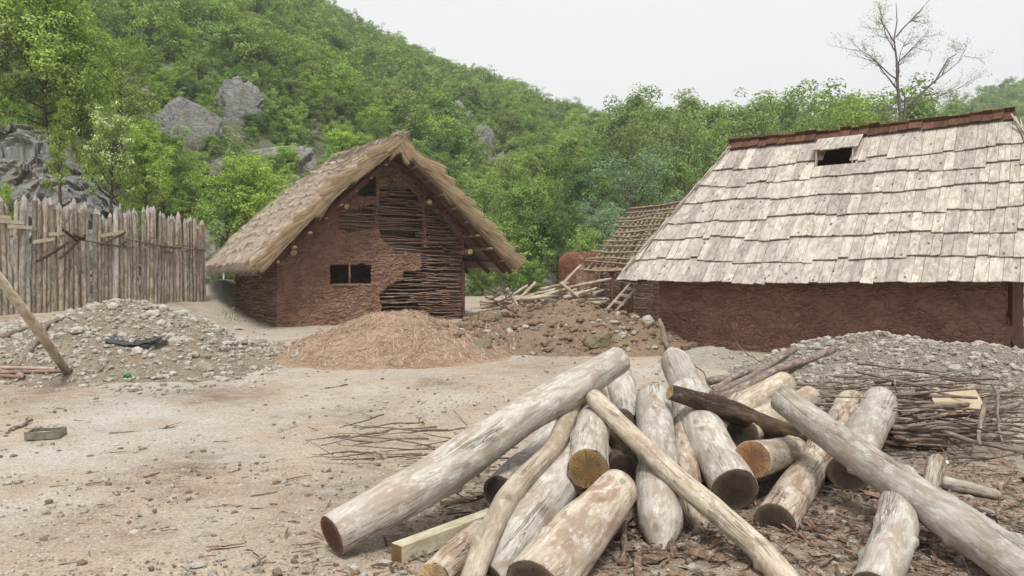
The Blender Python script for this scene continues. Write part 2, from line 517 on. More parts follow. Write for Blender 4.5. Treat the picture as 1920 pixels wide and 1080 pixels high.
M['gravel'] = earth_mat('grey_gravel', srgb(142, 130, 115), srgb(124, 108, 92), srgb(158, 152, 143), 1.6, stones=0.75, stone_col=srgb(198, 196, 190))
M['gravel_pale'] = earth_mat('pale_grey_gravel', srgb(176, 170, 156), srgb(160, 150, 134), srgb(186, 182, 170), 2.0, stones=0.7, stone_col=srgb(204, 200, 190))
M['stone'] = rock_mat('pale_limestone', srgb(196, 190, 180), srgb(164, 157, 147), srgb(140, 132, 122), 3.0)
M['rock'] = rock_mat('grey_cliff_rock', srgb(156, 154, 151), srgb(126, 124, 121), srgb(94, 92, 90), 0.55)
M['trunk'] = wood_mat('tree_bark', srgb(92, 80, 70), srgb(58, 50, 44), srgb(40, 36, 32), amount=0.5, crk=0.3, white=0.1)
M['bare_bark'] = wood_mat('grey_bare_bark', srgb(116, 108, 102), srgb(84, 78, 73), srgb(66, 61, 57), amount=0.5, crk=0.2, white=0.0)
M['grass'] = leaf_mat('grass_blades', srgb(74, 98, 44), srgb(136, 158, 84), trans=0.25)

# ------------------------------------------------------------------ terrain heights
def base(x, y):
    x = np.asarray(x, float); y = np.asarray(y, float)
    z = 0.03 * (np.clip(y, 5, 24) - 5) + 0.01 * (np.clip(y, 24, 70) - 24)
    z = z + 0.45 * sstep(0, 3.5, -7.6 - x) * sstep(12, 18, y)
    z = z + 0.035 * fbm2(x, y, 0.35, 3, 3.0) * sstep(70, 40, y)
    return z

def gauss(x, y, cx, cy, h, rx, ry=None, p=1.0):
    ry = rx if ry is None else ry
    q = ((x - cx) / rx) ** 2 + ((y - cy) / ry) ** 2
    return h * np.exp(-q ** p)

def cone(x, y, cx, cy, h, r):
    q = np.sqrt((x - cx) ** 2 / 1.15 + (y - cy) ** 2 + 0.22) / r
    return h * np.maximum(0, 1.10 - q) * (1 + 0.15 * (1 - np.minimum(q, 1)))

HEAPS = {
    'rubble': ((-13.5, -3.6, 10.4, 17.6), lambda x, y: gauss(x, y, -7.5, 14.3, 1.06, 1.55, 1.6) + gauss(x, y, -10.4, 14.6, 0.36, 2.0, 1.5)
               + gauss(x, y, -5.7, 13.7, 0.42, 1.0, 1.2) + gauss(x, y, -7.4, 12.3, 0.22, 2.2, 1.0) + gauss(x, y, -8.0, 16.2, 0.25, 2.4, 1.0)),
    'straw_clay': ((-5.1, 0.3, 12.2, 17.8), lambda x, y: cone(x, y, -2.4, 15.0, 0.86, 2.3) + gauss(x, y, -2.9, 14.0, 0.10, 2.0, 1.1)),
    'dirt': ((-2.4, 4.6, 13.7, 20.0), lambda x, y: gauss(x, y, 1.55, 17.0, 0.82, 1.2, 1.2) + gauss(x, y, -0.4, 17.2, 0.62, 1.3, 1.2)
             + gauss(x, y, 2.75, 15.7, 0.4, 0.8, 0.9) + gauss(x, y, 1.0, 15.6, 0.38, 1.7, 0.9) + gauss(x, y, 3.2, 17.3, 0.25, 0.8, 1.0)),
    'gravel': ((3.5, 11.5, 8.2, 14.6), lambda x, y: gauss(x, y, 5.85, 12.0, 0.65, 1.2, 1.2) + gauss(x, y, 6.9, 10.6, 0.5, 1.0, 1.1)
               + gauss(x, y, 8.6, 10.6, 0.34, 1.4, 1.2) + gauss(x, y, 5.2, 10.4, 0.25, 1.4, 1.0) + gauss(x, y, 4.7, 12.2, 0.25, 0.8, 0.8)),
    'pale': ((2.4, 5.0, 12.3, 14.9), lambda x, y: gauss(x, y, 3.65, 13.6, 0.34, 0.75, 0.65)),
    'far': ((-12.5, -8.3, 25.0, 31.0), lambda x, y: gauss(x, y, -10.9, 28.0, 0.75, 1.1, 1.6)),
}
def heap_noise(name, x, y):
    if name == 'straw_clay':
        return 0.12 * fbm2(x, y, 1.5, 5, 1.0) + 0.03 * fbm2(x, y, 7, 3, 1.0)
    if name == 'dirt':
        return 0.22 * fbm2(x, y, 1.9, 5, 5.0) + 0.09 * fbm2(x, y, 7, 3, 2.0)
    if name in ('pale', 'far'):
        return 0.04 * fbm2(x, y, 2.5, 4, 9.0)
    return 0.10 * fbm2(x, y, 1.6, 5, 8.0) + 0.035 * fbm2(x, y, 8, 3, 4.0)

def heap_h(name, x, y):
    fn = HEAPS[name][1]
    h = fn(x, y)
    return h + heap_noise(name, x, y) * np.clip(h / 0.25, 0, 1) - 0.06

def H(x, y):
    x = np.asarray(x, float); y = np.asarray(y, float)
    z = np.zeros(np.broadcast(x, y).shape)
    for k, ((x0, x1, y0, y1), fn) in HEAPS.items():
        ins = (x > x0) & (x < x1) & (y > y0) & (y < y1)
        if np.any(ins):
            z = np.where(ins, np.maximum(z, heap_h(k, x, y)), z)
    return base(x, y) + z

def G(px, py, lift=0.0):
    """point of the ground seen at photo pixel"""
    a = (px - 960) / F; e = (py - HY) / F
    ys = np.arange(3.5, 45, 0.03)
    z = ZC - e * ys
    hit = np.nonzero(H(a * ys, ys) >= z)[0]
    k = hit[0] if len(hit) else len(ys) - 1
    return np.array([a * ys[k], ys[k], float(H(a * ys[k], ys[k])) + lift])

# hill: values along a = x / y
_r0 = lambda a: np.interp(a, [-1.2, -0.75, -0.3, 0, 0.25, 0.5, 0.8, 1.3], [32, 33, 35, 44, 58, 72, 80, 85])
_R = lambda a: np.interp(a, [-1, 0.2, 0.42, 1], [150, 150, 230, 230])
_yg = lambda a: np.interp(a, [-1.3, -0.8, -0.69, -0.4, -0.209, -0.144, -0.065, 0.029, 0.115, 0.16, 0.25, 0.32, 0.45, 0.52, 0.607, 0.69, 0.9, 1.3],
                          [-420, -320, -230, -85, 92, 130, 178, 226, 266, 284, 312, 334, 306, 274, 218, 190, 96, 66])
def hill(x, y):
    x = np.asarray(x, float); y = np.asarray(y, float)
    a = x / np.maximum(y, 1.0)
    r0, RR = _r0(a), _R(a)
    zR = ZC + (HY - _yg(a)) / F * RR
    t = (y - r0) / (RR - r0)
    z0 = 0.75
    z = z0 + (zR - z0) * np.where(t < 0, t * 2.0, np.clip(t, 0, 1) ** 0.93)
    z = np.where(t > 1, zR - (y - RR) * 0.35, z)
    nz = fbm2(x, y, 0.06, 4, 6.0) * 2.2 + fbm2(x, y, 0.25, 3, 2.0) * 0.5
    return z + nz * sstep(0.0, 0.12, t) * sstep(1.2, 0.9, t)

# ------------------------------------------------------------------ ground
def ground_mat():
    m = NT('trodden_sandy_ground')
    v = m.attr('lc').outputs['Vector']
    n0 = m.noise(v, 0.33, 5, 0.6, 0.4)
    n1 = m.noise(v, 0.9, 6, 0.62)
    n2 = m.noise(m.mapped(v, (1, 1.6, 1)), 4.2, 6, 0.7)
    n3 = m.noise(v, 34, 5, 0.75)
    tan, lt, br, gy = srgb(175, 159, 140), srgb(188, 174, 156), srgb(142, 122, 103), srgb(181, 176, 167)
    c = m.mix(m.ramp(n1, [(0.36, G0), (0.6, G1)]), tan, lt)
    c = m.mix(m.math('MULTIPLY', m.ramp(n0, [(0.52, G0), (0.60, G1)]), 0.75), c, gy)
    c = m.mix(m.math('MULTIPLY', m.ramp(n2, [(0.53, G0), (0.68, G1)]), 0.6), c, br)
    nb = m.noise(v, 0.6, 5, 0.65)
    c = m.mix(m.math('MULTIPLY', m.ramp(nb, [(0.57, G0), (0.66, G1)]), 0.8), c, br)
    nw = m.noise(v, 2.4, 5, 0.7)
    c = m.mix(m.math('MULTIPLY', m.ramp(nw, [(0.60, G0), (0.68, G1)]), 0.65), c, srgb(202, 197, 188))
    dp = m.math('MULTIPLY', m.attr('damp').outputs['Fac'], m.ramp(n2, [(0.3, G0), (0.55, G1)]))
    c = m.mix(dp, c, srgb(118, 96, 78))
    gp = m.math('MULTIPLY', m.attr('pale').outputs['Fac'], m.ramp(n1, [(0.35, G0), (0.6, G1)]))
    c = m.mix(gp, c, srgb(196, 193, 186))
    dk = m.attr('tint').outputs['Fac']          # trampled bark soil round the logs
    dn = m.math('MULTIPLY', dk, m.ramp(n2, [(0.25, G0), (0.55, G1)]))
    c = m.mix(m.math('MULTIPLY', dn, 0.9), c, srgb(112, 91, 75))
    c = m.mix(m.ramp(n3, [(0.32, G0), (0.66, G1)]), m.mix(0.55, c, (0.06, 0.045, 0.03, 1)), c)
    n4 = m.noise(v, 95, 4, 0.8)
    c = m.mix(m.math('MULTIPLY', m.ramp(n4, [(0.55, G0), (0.62, G1)]), 0.55), c, srgb(206, 199, 188))
    c = m.mix(m.math('MULTIPLY', m.ramp(n4, [(0.36, G1), (0.44, G0)]), 0.5), c, srgb(98, 80, 64))
    vo = m.voro(v, 30)
    sp = m.n('ShaderNodeSeparateColor'); m.l(vo.outputs['Color'], sp.inputs[0])
    f = m.math('MULTIPLY', m.ramp(vo.outputs['Distance'], [(0.2, G1), (0.38, G0)]), m.math('GREATER_THAN', sp.outputs[0], 0.72))
    c = m.mix(f, c, m.mix(sp.outputs[1], srgb(206, 200, 190), srgb(140, 128, 114)))
    h = m.math('ADD', m.math('MULTIPLY', n2, 0.8), m.math('ADD', m.math('MULTIPLY', n3, 0.3), m.math('MULTIPLY', f, 0.4)))
    return m.bsdf(c, 0.95, h, 0.8, 0.03, 0.12)
M['ground'] = ground_mat()

def make_ground():
    ys = np.concatenate([-np.geomspace(300, 9, 12), np.linspace(-8, 3, 24)[1:], np.linspace(3.05, 32, 300), np.geomspace(33, 700, 30)])
    xs = np.concatenate([-np.geomspace(700, 17, 28), np.linspace(-16, 16, 300), np.geomspace(17, 700, 28)])
    X, Y = np.meshgrid(xs, ys)
    Z = base(X, Y)
    near = (np.abs(X) < 17) & (Y > 2) & (Y < 33)
    Z = Z + np.where(near, 0.035 * fbm2(X, Y, 1.6, 5, 7.0) + 0.014 * fbm2(X, Y, 7.0, 3, 17.0), 0)
    p = np.stack([X, Y, Z], 2)
    tint = gauss(X, Y, 2.6, 6.0, 1.1, 2.6, 2.4, 2.0) + gauss(X, Y, -0.2, 5.6, 0.6, 1.4, 1.0)
    mb = MB(); mb.grid(p, tint=np.clip(tint, 0, 0.9))
    o = mb.build('ground', M['ground'])
    def patches(lst):
        v = np.zeros(X.shape)
        for (px, py, w_, k) in lst:
            c = G(px, py); v = np.maximum(v, gauss(X + .25 * fbm2(X, Y, 1.5, 3, 4), Y + .35 * fbm2(X, Y, 1.2, 3, 8), c[0], c[1], k, w_, w_ * 1.1))
        return np.clip(v, 0, 1).astype(np.float32).ravel()
    for nm, val in (('damp', patches([(330, 880, .55, .95), (385, 745, .8, .9), (60, 740, 1.0, .6), (560, 650, 1.2, .5), (700, 780, .7, .5), (820, 720, .8, .4), (160, 985, .4, .5), (470, 900, .5, .35), (1010, 690, 1.2, .4), (640, 930, .5, .6), (260, 1010, .35, .4)])),
                    ('pale', patches([(250, 785, 1.1, .9), (470, 700, 1.2, .7), (100, 860, .9, .8), (20, 950, .6, .6), (640, 745, .8, .6), (880, 760, .9, .5), (380, 980, .4, .4), (1180, 700, 1.2, .6)]))):
        at = o.data.attributes.new(nm, 'FLOAT', 'POINT'); at.data.foreach_set('value', val)
    tag(o, 'sandy trodden yard of pale earth and small stones', 'ground', kind='structure')
make_ground()

def hill_mat():
    m = NT('hill_soil')
    v = m.attr('lc').outputs['Vector']
    n1 = m.noise(v, 0.12, 5, 0.6); n2 = m.noise(v, 1.2, 6, 0.7)
    c = m.mix(m.ramp(n2, [(0.35, G0), (0.65, G1)]), srgb(70, 84, 48), srgb(104, 112, 70))
    c = m.mix(m.ramp(n1, [(0.44, G0), (0.54, G1)]), c, m.mix(m.ramp(n2, [(0.4, G0), (0.6, G1)]), srgb(142, 141, 137), srgb(98, 92, 78)))
    return m.bsdf(c, 1.0, n2, 1.0, 0.4, 0.1)
M['hill'] = hill_mat()
def make_hill():
    aa = np.linspace(-1.3, 1.3, 260)
    tt = np.concatenate([np.linspace(-0.06, 1.05, 120), [1.2, 1.6, 2.4]])
    A, T = np.meshgrid(aa, tt)
    r0, RR = _r0(A), _R(A)
    Y = r0 + (RR - r0) * T
    X = A * Y
    p = np.stack([X, Y, hill(X, Y)], 2)
    mb = MB(); mb.grid(p)
    o = mb.build('hill', M['hill'])
    tag(o, 'steep wooded hillside rising behind the huts', 'hill', kind='structure')
    # a far low ridge closing the valley on the right
    xs = np.linspace(60, 700, 60); ys = np.linspace(330, 520, 30)
    X, Y = np.meshgrid(xs, ys)
    top = np.interp(X / Y, [0.1, 0.45, 0.55, 0.7, 1.0, 2], [10, 40, 62, 95, 150, 170])
    Z = -8 + top * np.sin(np.clip((Y - 330) / 190, 0, 1) * np.pi) + 3 * fbm2(X, Y, 0.02, 4, 1)
    mb = MB(); mb.grid(np.stack([X, Y, Z], 2))
    o = mb.build('far_hill', plain_mat('far_wooded_slope', srgb(108, 124, 84), 1.0, 0.12, 0.4))
    tag(o, 'far wooded ridge closing the valley on the right', 'hill', kind='structure')
make_hill()

# ------------------------------------------------------------------ heaps
def make_heap(key, name, mat, label, step=0.045):
    (x0, x1, y0, y1), fn = HEAPS[key]
    X, Y = np.meshgrid(np.arange(x0, x1, step), np.arange(y0, y1, step))
    h = heap_h(key, X, Y)
    up = h > -0.05
    Z = base(X, Y) + np.maximum(h, -0.08)
    k = up[:-1, :-1] | up[1:, :-1] | up[:-1, 1:] | up[1:, 1:]
    mb = MB()
    p = np.stack([X, Y, Z], 2)
    mb.grid(p, keep=k)
    c = ((x0 + x1) / 2, (y0 + y1) / 2, float(base((x0 + x1) / 2, (y0 + y1) / 2)))
    o = mb.build(name, mat, loc=c)
    o.data.validate()
    # drop vertices no face uses
    import bmesh
    bm = bmesh.new(); bm.from_mesh(o.data)
    bmesh.ops.delete(bm, geom=[q for q in bm.verts if not q.link_faces], context='VERTS')
    bm.to_mesh(o.data); bm.free()
    return tag(o, label, 'heap')
make_heap('rubble', 'rubble_heap', M['rubble_earth'], 'long grey heap of stones and earth below the log palisade')
straw_heap = make_heap('straw_clay', 'straw_heap', M['straw_clay'], 'smooth pinkish mound of clay mixed with straw in front of the thatched hut')
make_heap('dirt', 'dirt_heap', M['dirt'], 'lumpy brown heap of dug dirt between the two huts')
make_heap('gravel', 'gravel_heap', M['gravel'], 'large grey gravel heap against the red wall of the shingled house')
make_heap('pale', 'gravel_heap', M['gravel_pale'], 'small smooth pale gravel heap at the left corner of the shingled house')
make_heap('far', 'gravel_heap', M['gravel_pale'], 'distant pale gravel mound seen between palisade and thatched hut')

def straw_on_heap():
    mb = MB()
    n = 8000
    ang = rng.uniform(0, 2 * np.pi, n); rr = 2.5 * np.sqrt(rng.uniform(0, 1, n))
    x = -2.4 + rr * np.cos(ang); y = 15.0 + rr * np.sin(ang) * 0.95
    z = H(x, y) + 0.012
    for k in range(n):
        if z[k] - base(x[k], y[k]) < 0.03 and rng.random() < 0.65:
            continue
        L = rng.uniform(0.03, 0.11); th = rng.uniform(0, 2 * np.pi)
        d = np.array([math.cos(th), math.sin(th), 0.0])
        p0 = np.array([x[k], y[k], z[k]]) - d * L; p1 = p0 + 2 * d * L
        p0[2] = float(H(p0[0], p0[1])) + 0.012; p1[2] = float(H(p1[0], p1[1])) + rng.uniform(0.012, 0.05)
        s = np.array([-d[1], d[0], 0]) * rng.uniform(0.002, 0.005)
        mb.add([p0 - s, p0 + s, p1 + s, p1 - s], [(0, 1, 2, 3)], tint=rng.uniform(0.05, 1))
    o = mb.build('straw_cover', M['claystraw'], parent=straw_heap, smooth=False)
    tag(o, 'loose straw stalks strewn over the mound', kind='stuff')
straw_on_heap()

# ------------------------------------------------------------------ loose stones
def ico(sub=1):
    import bmesh
    bm = bmesh.new(); bmesh.ops.create_icosphere(bm, subdivisions=sub, radius=1.0)
    V = np.array([v.co[:] for v in bm.verts]); Fc = np.array([[v.index for v in f.verts] for f in bm.faces])
    bm.free(); return V, Fc
ICO1, ICO2, ICO3 = ico(1), ico(2), ico(3)
ICO4 = ico(5)

def pebbles(name, N, pick, size, label, mats, tint=(0, 0.35), flat=0.6):
    """many small stones in one mesh"""
    V0, F0 = ICO1
    x, y = pick(N)
    n = len(x)
    s = size(n, x, y)
    z = H(x, y)
    sc = np.stack([s * rng.uniform(0.7, 1.3, n), s * rng.uniform(0.6, 1.1, n), s * rng.uniform(0.35, 0.8, n) * flat / 0.6], 1)
    th = rng.uniform(0, 2 * np.pi, n)
    jit = 1 + 0.45 * (rng.random((n, len(V0))) - 0.5)
    V = V0[None] * jit[:, :, None] * sc[:, None, :]
    c, si = np.cos(th)[:, None], np.sin(th)[:, None]
    X = V[:, :, 0] * c - V[:, :, 1] * si + x[:, None]
    Y = V[:, :, 0] * si + V[:, :, 1] * c + y[:, None]
    Z = V[:, :, 2] + (z + 0.25 * sc[:, 2])[:, None]
    P3 = np.stack([X, Y, Z], 2).reshape(-1, 3)
    Fi = (F0[None] + (np.arange(n) * len(V0))[:, None, None]).reshape(-1, 3)
    mb = MB()
    off = rng.uniform(0, 40, (n, 1, 3))
    t = np.repeat(rng.uniform(tint[0], tint[1], n) * (rng.random(n) < 0.7), len(V0))
    mb.add(P3, Fi, (V + off).reshape(-1, 3), t)
    o = mb.build(name, mats, smooth=False)
    return tag(o, label, 'stones', kind='stuff')

def pick_box(x0, x1, y0, y1, w=None):
    def f(N):
        x = rng.uniform(x0, x1, N); y = rng.uniform(y0, y1, N)
        if w is not None:
            k = rng.random(N) < w(x, y)
            x, y = x[k], y[k]
        return x, y
    return f
def pick_yard(N):
    y = 4.2 + (19.0 - 4.2) * rng.random(N) ** 1.5
    a = rng.uniform(-0.78, 0.78, N)
    x = a * y
    k = rng.random(N) < np.clip(0.55 + 1.3 * fbm2(x, y, 0.5, 3, 12.0) + np.where(x < -2.5, 0.15, 0), 0.05, 1)
    return x[k], y[k]
hp = lambda key: (lambda x, y: np.clip(heap_h(key, x, y) * 3.0 + 0.35, 0, 1))
pebbles('yard_gravel', 17000, pick_yard, lambda n, x, y: 0.0055 * np.exp(rng.exponential(0.55, n)).clip(0, 8), 'small pale pebbles scattered over the sandy yard', M['stone'])
pebbles('yard_clods', 4500, pick_yard, lambda n, x, y: 0.006 * np.exp(rng.exponential(0.6, n)).clip(0, 5), 'small crumbs of tan earth on the sandy yard', M['dirt'], tint=(0, 0.35))
pebbles('rubble_stones', 15000, pick_box(-13, -3.8, 10.6, 16.8, hp('rubble')), lambda n, x, y: 0.009 * np.exp(rng.exponential(0.8, n)).clip(0, 8), 'small broken stones covering the rubble heap', M['stone'], tint=(0, 0.45))
pebbles('rubble_cobbles', 500, pick_box(-12.5, -4.4, 11.2, 15.8, hp('rubble')), lambda n, x, y: 0.04 * np.exp(rng.exponential(0.45, n)).clip(0, 3), 'pale cobbles lying in the rubble heap', M['stone'], tint=(0, 0.15))
pebbles('dirt_clods', 1700, pick_box(-2.2, 4.2, 14, 19, hp('dirt')), lambda n, x, y: 0.022 * np.exp(rng.exponential(0.65, n)).clip(0, 6), 'clods and pebbles on the brown dirt heap', M['dirt'])
pebbles('dirt_pebbles', 700, pick_box(-2.2, 4.2, 14, 19, hp('dirt')), lambda n, x, y: 0.014 * np.exp(rng.exponential(0.5, n)).clip(0, 5), 'pale pebbles in the brown dirt heap', M['stone'])
pebbles('gravel_stones', 11000, pick_box(3.6, 11, 8.6, 13.8, hp('gravel')), lambda n, x, y: 0.013 * np.exp(rng.exponential(0.55, n)).clip(0, 6), 'small grey stones covering the gravel heap', M['stone'], tint=(0, 0.4))

def stone(c, s, label, group=None, mat=None, tint=0.1, sq=(1, 1, 0.7), seed=None):
    V, Fc = ICO3
    sd = rng.uniform(0, 99) if seed is None else seed
    d = 1 + 0.35 * fbm(V * 1.1 + sd, 3) + 0.08 * vn(V * 5 + sd)
    # cleave with a few planes for a broken look
    W = V * d[:, None]
    for k in range(7):
        nrm = rng.normal(size=3); nrm /= np.linalg.norm(nrm)
        lim = rng.uniform(0.55, 0.85)
        q = W @ nrm
        W = W - np.maximum(q - lim, 0)[:, None] * nrm
    th = rng.uniform(0, 6.28)
    Rz = np.array([[math.cos(th), -math.sin(th), 0], [math.sin(th), math.cos(th), 0], [0, 0, 1]])
    W = (W * np.array(sq) * s) @ Rz.T
    mb = MB(); mb.add(W + np.asarray(c) + [0, 0, 0.35 * s * sq[2]], Fc, W + sd, tint)
    o = mb.build('stone', mat or M['stone'], loc=tuple(c), smooth=False)
    return tag(o, label, 'stone', group)

for (px, py, r, lab) in [(383, 690, 20, 'largest tan boulder low on the right side of the rubble heap'),
                         (285, 585, 14, 'pale block high on the rubble heap near its top'),
                         (333, 628, 12, 'whitish flat stone midway up the rubble heap'),
                         (190, 690, 10, 'dark brown stone at the foot of the rubble heap'),
                         (310, 700, 13, 'white flat stone at the foot of the rubble heap'),
                         (1122, 636, 26, 'broad grey slab sticking out of the brown dirt heap'),
                         (1140, 672, 34, 'pale flat rock at the front foot of the dirt heap'),
                         (1215, 598, 15, 'white angular stone on the right end of the dirt heap'),
                         (940, 588, 15, 'brown grey rock on the left end of the dirt heap'),
                         (905, 640, 18, 'brown block at the left front foot of the dirt heap'),
                         (1912, 822, 24, 'white boulder at the right edge beside the brushwood'),
                         (1745, 672, 10, 'pale cobble on the crest of the gravel heap'),
                         (1790, 690, 13, 'light grey block on the right crest of the gravel heap'),
                         (600, 1040, 9, 'thin white stone flake before the end of the long log'),
                         (415, 1042, 14, 'white flat stone in the foreground yard'),
                         (330, 1032, 12, 'white chip of stone left of the flat foreground stone'),
                         (370, 1055, 16, 'bluish grey flat stone in the foreground yard'),
                         (520, 1073, 11, 'rusty brown clod at the bottom edge of the yard')]:
    c = G(px, py + r * 0.5)
    s = r * c[1] / F
    fl = 0.25 if 'flat' in lab or 'flake' in lab or 'chip' in lab else 0.7
    stone(c, s, lab, tint=0.75 if 'brown' in lab else (0.35 if 'tan' in lab else 0.0), sq=(1.1, 0.8, fl))
for k in range(90):
    if k < 55:
        px, py = rng.uniform(20, 470), rng.uniform(575, 725)
        grp, lab = 'middling stones on the rubble heap', 'fist sized pale stone lying on the rubble heap'
    elif k < 75:
        px, py = rng.uniform(1560, 1915), rng.uniform(640, 740)
        grp, lab = 'middling stones on the gravel heap', 'fist sized grey stone lying on the gravel heap'
    else:
        px, py = rng.uniform(900, 1230), rng.uniform(590, 660)
        grp, lab = 'middling stones on the dirt heap', 'fist sized stone half sunk in the dirt heap'
    c = G(px, py)
    stone(c, rng.uniform(4.0, 9) * c[1] / F, lab, grp, tint=rng.uniform(0, 0.35), sq=(1.1, 0.9, 0.65))

# ------------------------------------------------------------------ logs of the foreground pile
def make_log(name, pts, rad, mat, label, ends=('cut_dark', 'cut_dark'), seg=28, knots=5, bend=0.0, rough=0.07, group='logs of the pile', cat='log', point=None, tintv=None):
    """pts: list of 3-D points; rad: list of radii; ends: material keys of the two cut ends (None = rounded worn end)"""
    pts = [np.asarray(p, float) for p in pts]
    # resample
    cum = np.concatenate([[0], np.cumsum([np.linalg.norm(pts[i + 1] - pts[i]) for i in range(len(pts) - 1)])])
    n = max(14, int(cum[-1] / 0.05))
    u = np.linspace(0, cum[-1], n)
    Pp = np.stack([np.interp(u, cum, [p[k] for p in pts]) for k in range(3)], 1)
    rr = np.interp(u, cum, rad)
    if len(pts) > 2:
        for _ in range(3):
            Pp[1:-1] = 0.25 * Pp[:-2] + 0.5 * Pp[1:-1] + 0.25 * Pp[2:]
    sd = rng.uniform(0, 99)
    w = np.stack([fbm(np.stack([u * 1.1, np.full(n, sd + 9 * k), np.zeros(n)], 1), 2) for k in range(3)], 1)
    w -= np.linspace(0, 1, n)[:, None] * (w[-1] - w[0]) + w[0]
    Pp = Pp + w * (0.22 + bend) * rr.mean()
    rr = rr * .95 * (1 + 0.08 * fbm(np.stack([u * 2.2, np.full(n, sd), np.zeros(n)], 1), 3))
    tap = np.ones(n)
    for e, side in ((ends[0], 0), (ends[1], 1)):
        d = u if side == 0 else cum[-1] - u
        if e is None:
            tap *= np.clip(np.sqrt(np.clip(d / (rr.mean() * 0.8), 0.02, 1)), 0.0, 1)
    if point is not None:
        d = u if point == 0 else cum[-1] - u
        tap *= np.clip(d / (rr.mean() * 2.0), 0.04, 1) ** 0.85
    mb = MB()
    V, lc, A, B, tg = mb.tube(Pp, rr * tap, seg, caps=True, rough=rough, tint=rng.uniform(0.25, 0.8) if tintv is None else tintv)
    # knots: pull vertices outward round a few spots
    VV = mb.V[0].reshape(n, seg, 3)
    for k in range(knots):
        i0 = rng.uniform(0.12, 0.88) * n; j0 = rng.uniform(0, seg)
        di = (np.arange(n)[:, None] - i0) * (u[1] - u[0]) / rr.mean()
        dj = ((np.arange(seg)[None] - j0 + seg / 2) % seg - seg / 2) * 2 * np.pi / seg
        amp = rng.uniform(0.10, 0.34)
        wgt = amp * np.exp(-(di ** 2 + dj ** 2) / rng.uniform(0.025, 0.08))
        VV += wgt[:, :, None] * (VV - Pp[:, None, :])
    V = VV
    mb.V[0] = VV.reshape(-1, 3)
    loc = Pp[0] if Pp[0][2] < Pp[-1][2] else Pp[-1]
    o = mb.build(name, M[mat], loc=tuple(loc))
    tag(o, label, cat, group)
    for side, e in ((0, ends[0]), (1, ends[1])):
        if not e or point == side:
            continue
        ring = V[0] if side == 0 else V[-1]
        c = ring.mean(0)
        nrm = -tg[0] if side == 0 else tg[-1]
        f = MB()
        vs, lcs = [c + nrm * 0.004], [np.zeros(3)]
        fr = (0.35, 0.7, 0.94, 1.0)
        a0 = A[0] if side == 0 else A[-1]; b0 = B[0] if side == 0 else B[-1]
        for q, k in enumerate(fr):
            for p in ring:
                d = p - c
                vs.append(c + d * k + nrm * (0.004 if q < 3 else -0.002))
                lcs.append(np.array([d.dot(a0) * k, d.dot(b0) * k, 0]))
        fs = []
        for j in range(seg):
            j2 = (j + 1) % seg
            fs.append((0, 1 + j, 1 + j2))
            for q in range(len(fr) - 1):
                fs.append((1 + q * seg + j, 1 + (q + 1) * seg + j, 1 + (q + 1) * seg + j2, 1 + q * seg + j2))
        f.add(vs, fs, np.array(lcs) + [sd * 0, 0, sd], np.concatenate([[0.0], np.repeat(fr, seg)]))
        # ring centre for the material sits at lc xy = 0
        for arr in f.L:
            arr[:, 2] = 0.01
        f.build('cut_end', M[e], parent=o, smooth=False)
    return o

def LG(label, pd, mat='log_grey', ends=('cut_dark', 'cut_dark'), **kw):
    """pd: list of (px, py, depth, radius in photo px at that depth)"""
    pts = [P(a, b, d) for a, b, d, r in pd]
    rad = [r * d / F for a, b, d, r in pd]
    return make_log('log', pts, rad, mat, label, ends, **kw)

LG('long thick weathered log propped up on the pile, its dark end on open ground', [(622, 1003, 4.75, 44), (880, 848, 5.5, 43), (1060, 735, 6.2, 35), (1160, 675, 6.7, 28)], ends=('cut_red', 'cut_pale'), knots=9)
LG('slim pale peeled pole slanting down the middle of the pile to the bottom edge', [(1112, 745, 6.15, 18), (1270, 895, 5.3, 21), (1430, 1035, 4.55, 25), (1490, 1110, 4.2, 27)], 'log_pale', ('cut_pale', 'cut_pale'), knots=6)
LG('short log with a round yellow cut end facing forward under the long log', [(1102, 880, 5.35, 42), (1112, 745, 6.9, 30)], 'log_grey', ('cut_yellow', 'cut_dark'), knots=3)
LG('thick yellowish log with ragged bark lying forward at the bottom of the pile', [(1160, 915, 5.15, 38), (1085, 1000, 4.65, 56), (1000, 1105, 4.1, 66)], 'log_warm', ('cut_pale', 'cut_dark'), knots=5)
LG('grey log under the crooked pole, next to the ragged yellowish log', [(1080, 862, 5.9, 40), (1000, 970, 5.15, 48), (905, 1095, 4.45, 54)], 'log_grey', ('cut_dark', 'cut_dark'), knots=4)
LG('thin crooked peeled pole lying over the grey log left of centre', [(1075, 760, 6.3, 17), (1045, 830, 5.75, 20), (960, 930, 5.05, 22), (915, 1015, 4.5, 24), (880, 1100, 4.15, 25)], 'log_pale', ('cut_pale', 'cut_pale'), knots=9, bend=0.3)
LG('log with a dark cracked cut end beneath the long propped log', [(936, 922, 5.6, 35), (1040, 818, 7.0, 32)], 'log_grey', ('cut_dark', 'cut_dark'), knots=3)
LG('stubby bark log at the bottom edge behind the squared beam', [(815, 1085, 4.3, 34), (905, 1005, 5.0, 34)], 'log_warm', ('cut_pale', 'cut_dark'), knots=3)
LG('big pointed stake log standing tip down in front of the pile', [(1240, 1058, 4.85, 44), (1238, 960, 5.2, 46), (1225, 748, 6.9, 34)], 'log_grey', ('cut_dark', 'cut_pale'), point=0, knots=2)
LG('thin pointed log just right of the big pointed stake', [(1315, 1018, 5.2, 26), (1300, 950, 5.5, 27), (1278, 770, 6.9, 20)], 'log_warm', ('cut_dark', 'cut_pale'), point=0, knots=3)
LG('broad smooth grey log with a black lower end at the centre right', [(1378, 918, 5.6, 46), (1340, 840, 6.2, 44), (1290, 742, 7.2, 40)], 'log_grey', ('cut_dark', 'cut_pale'), knots=2)
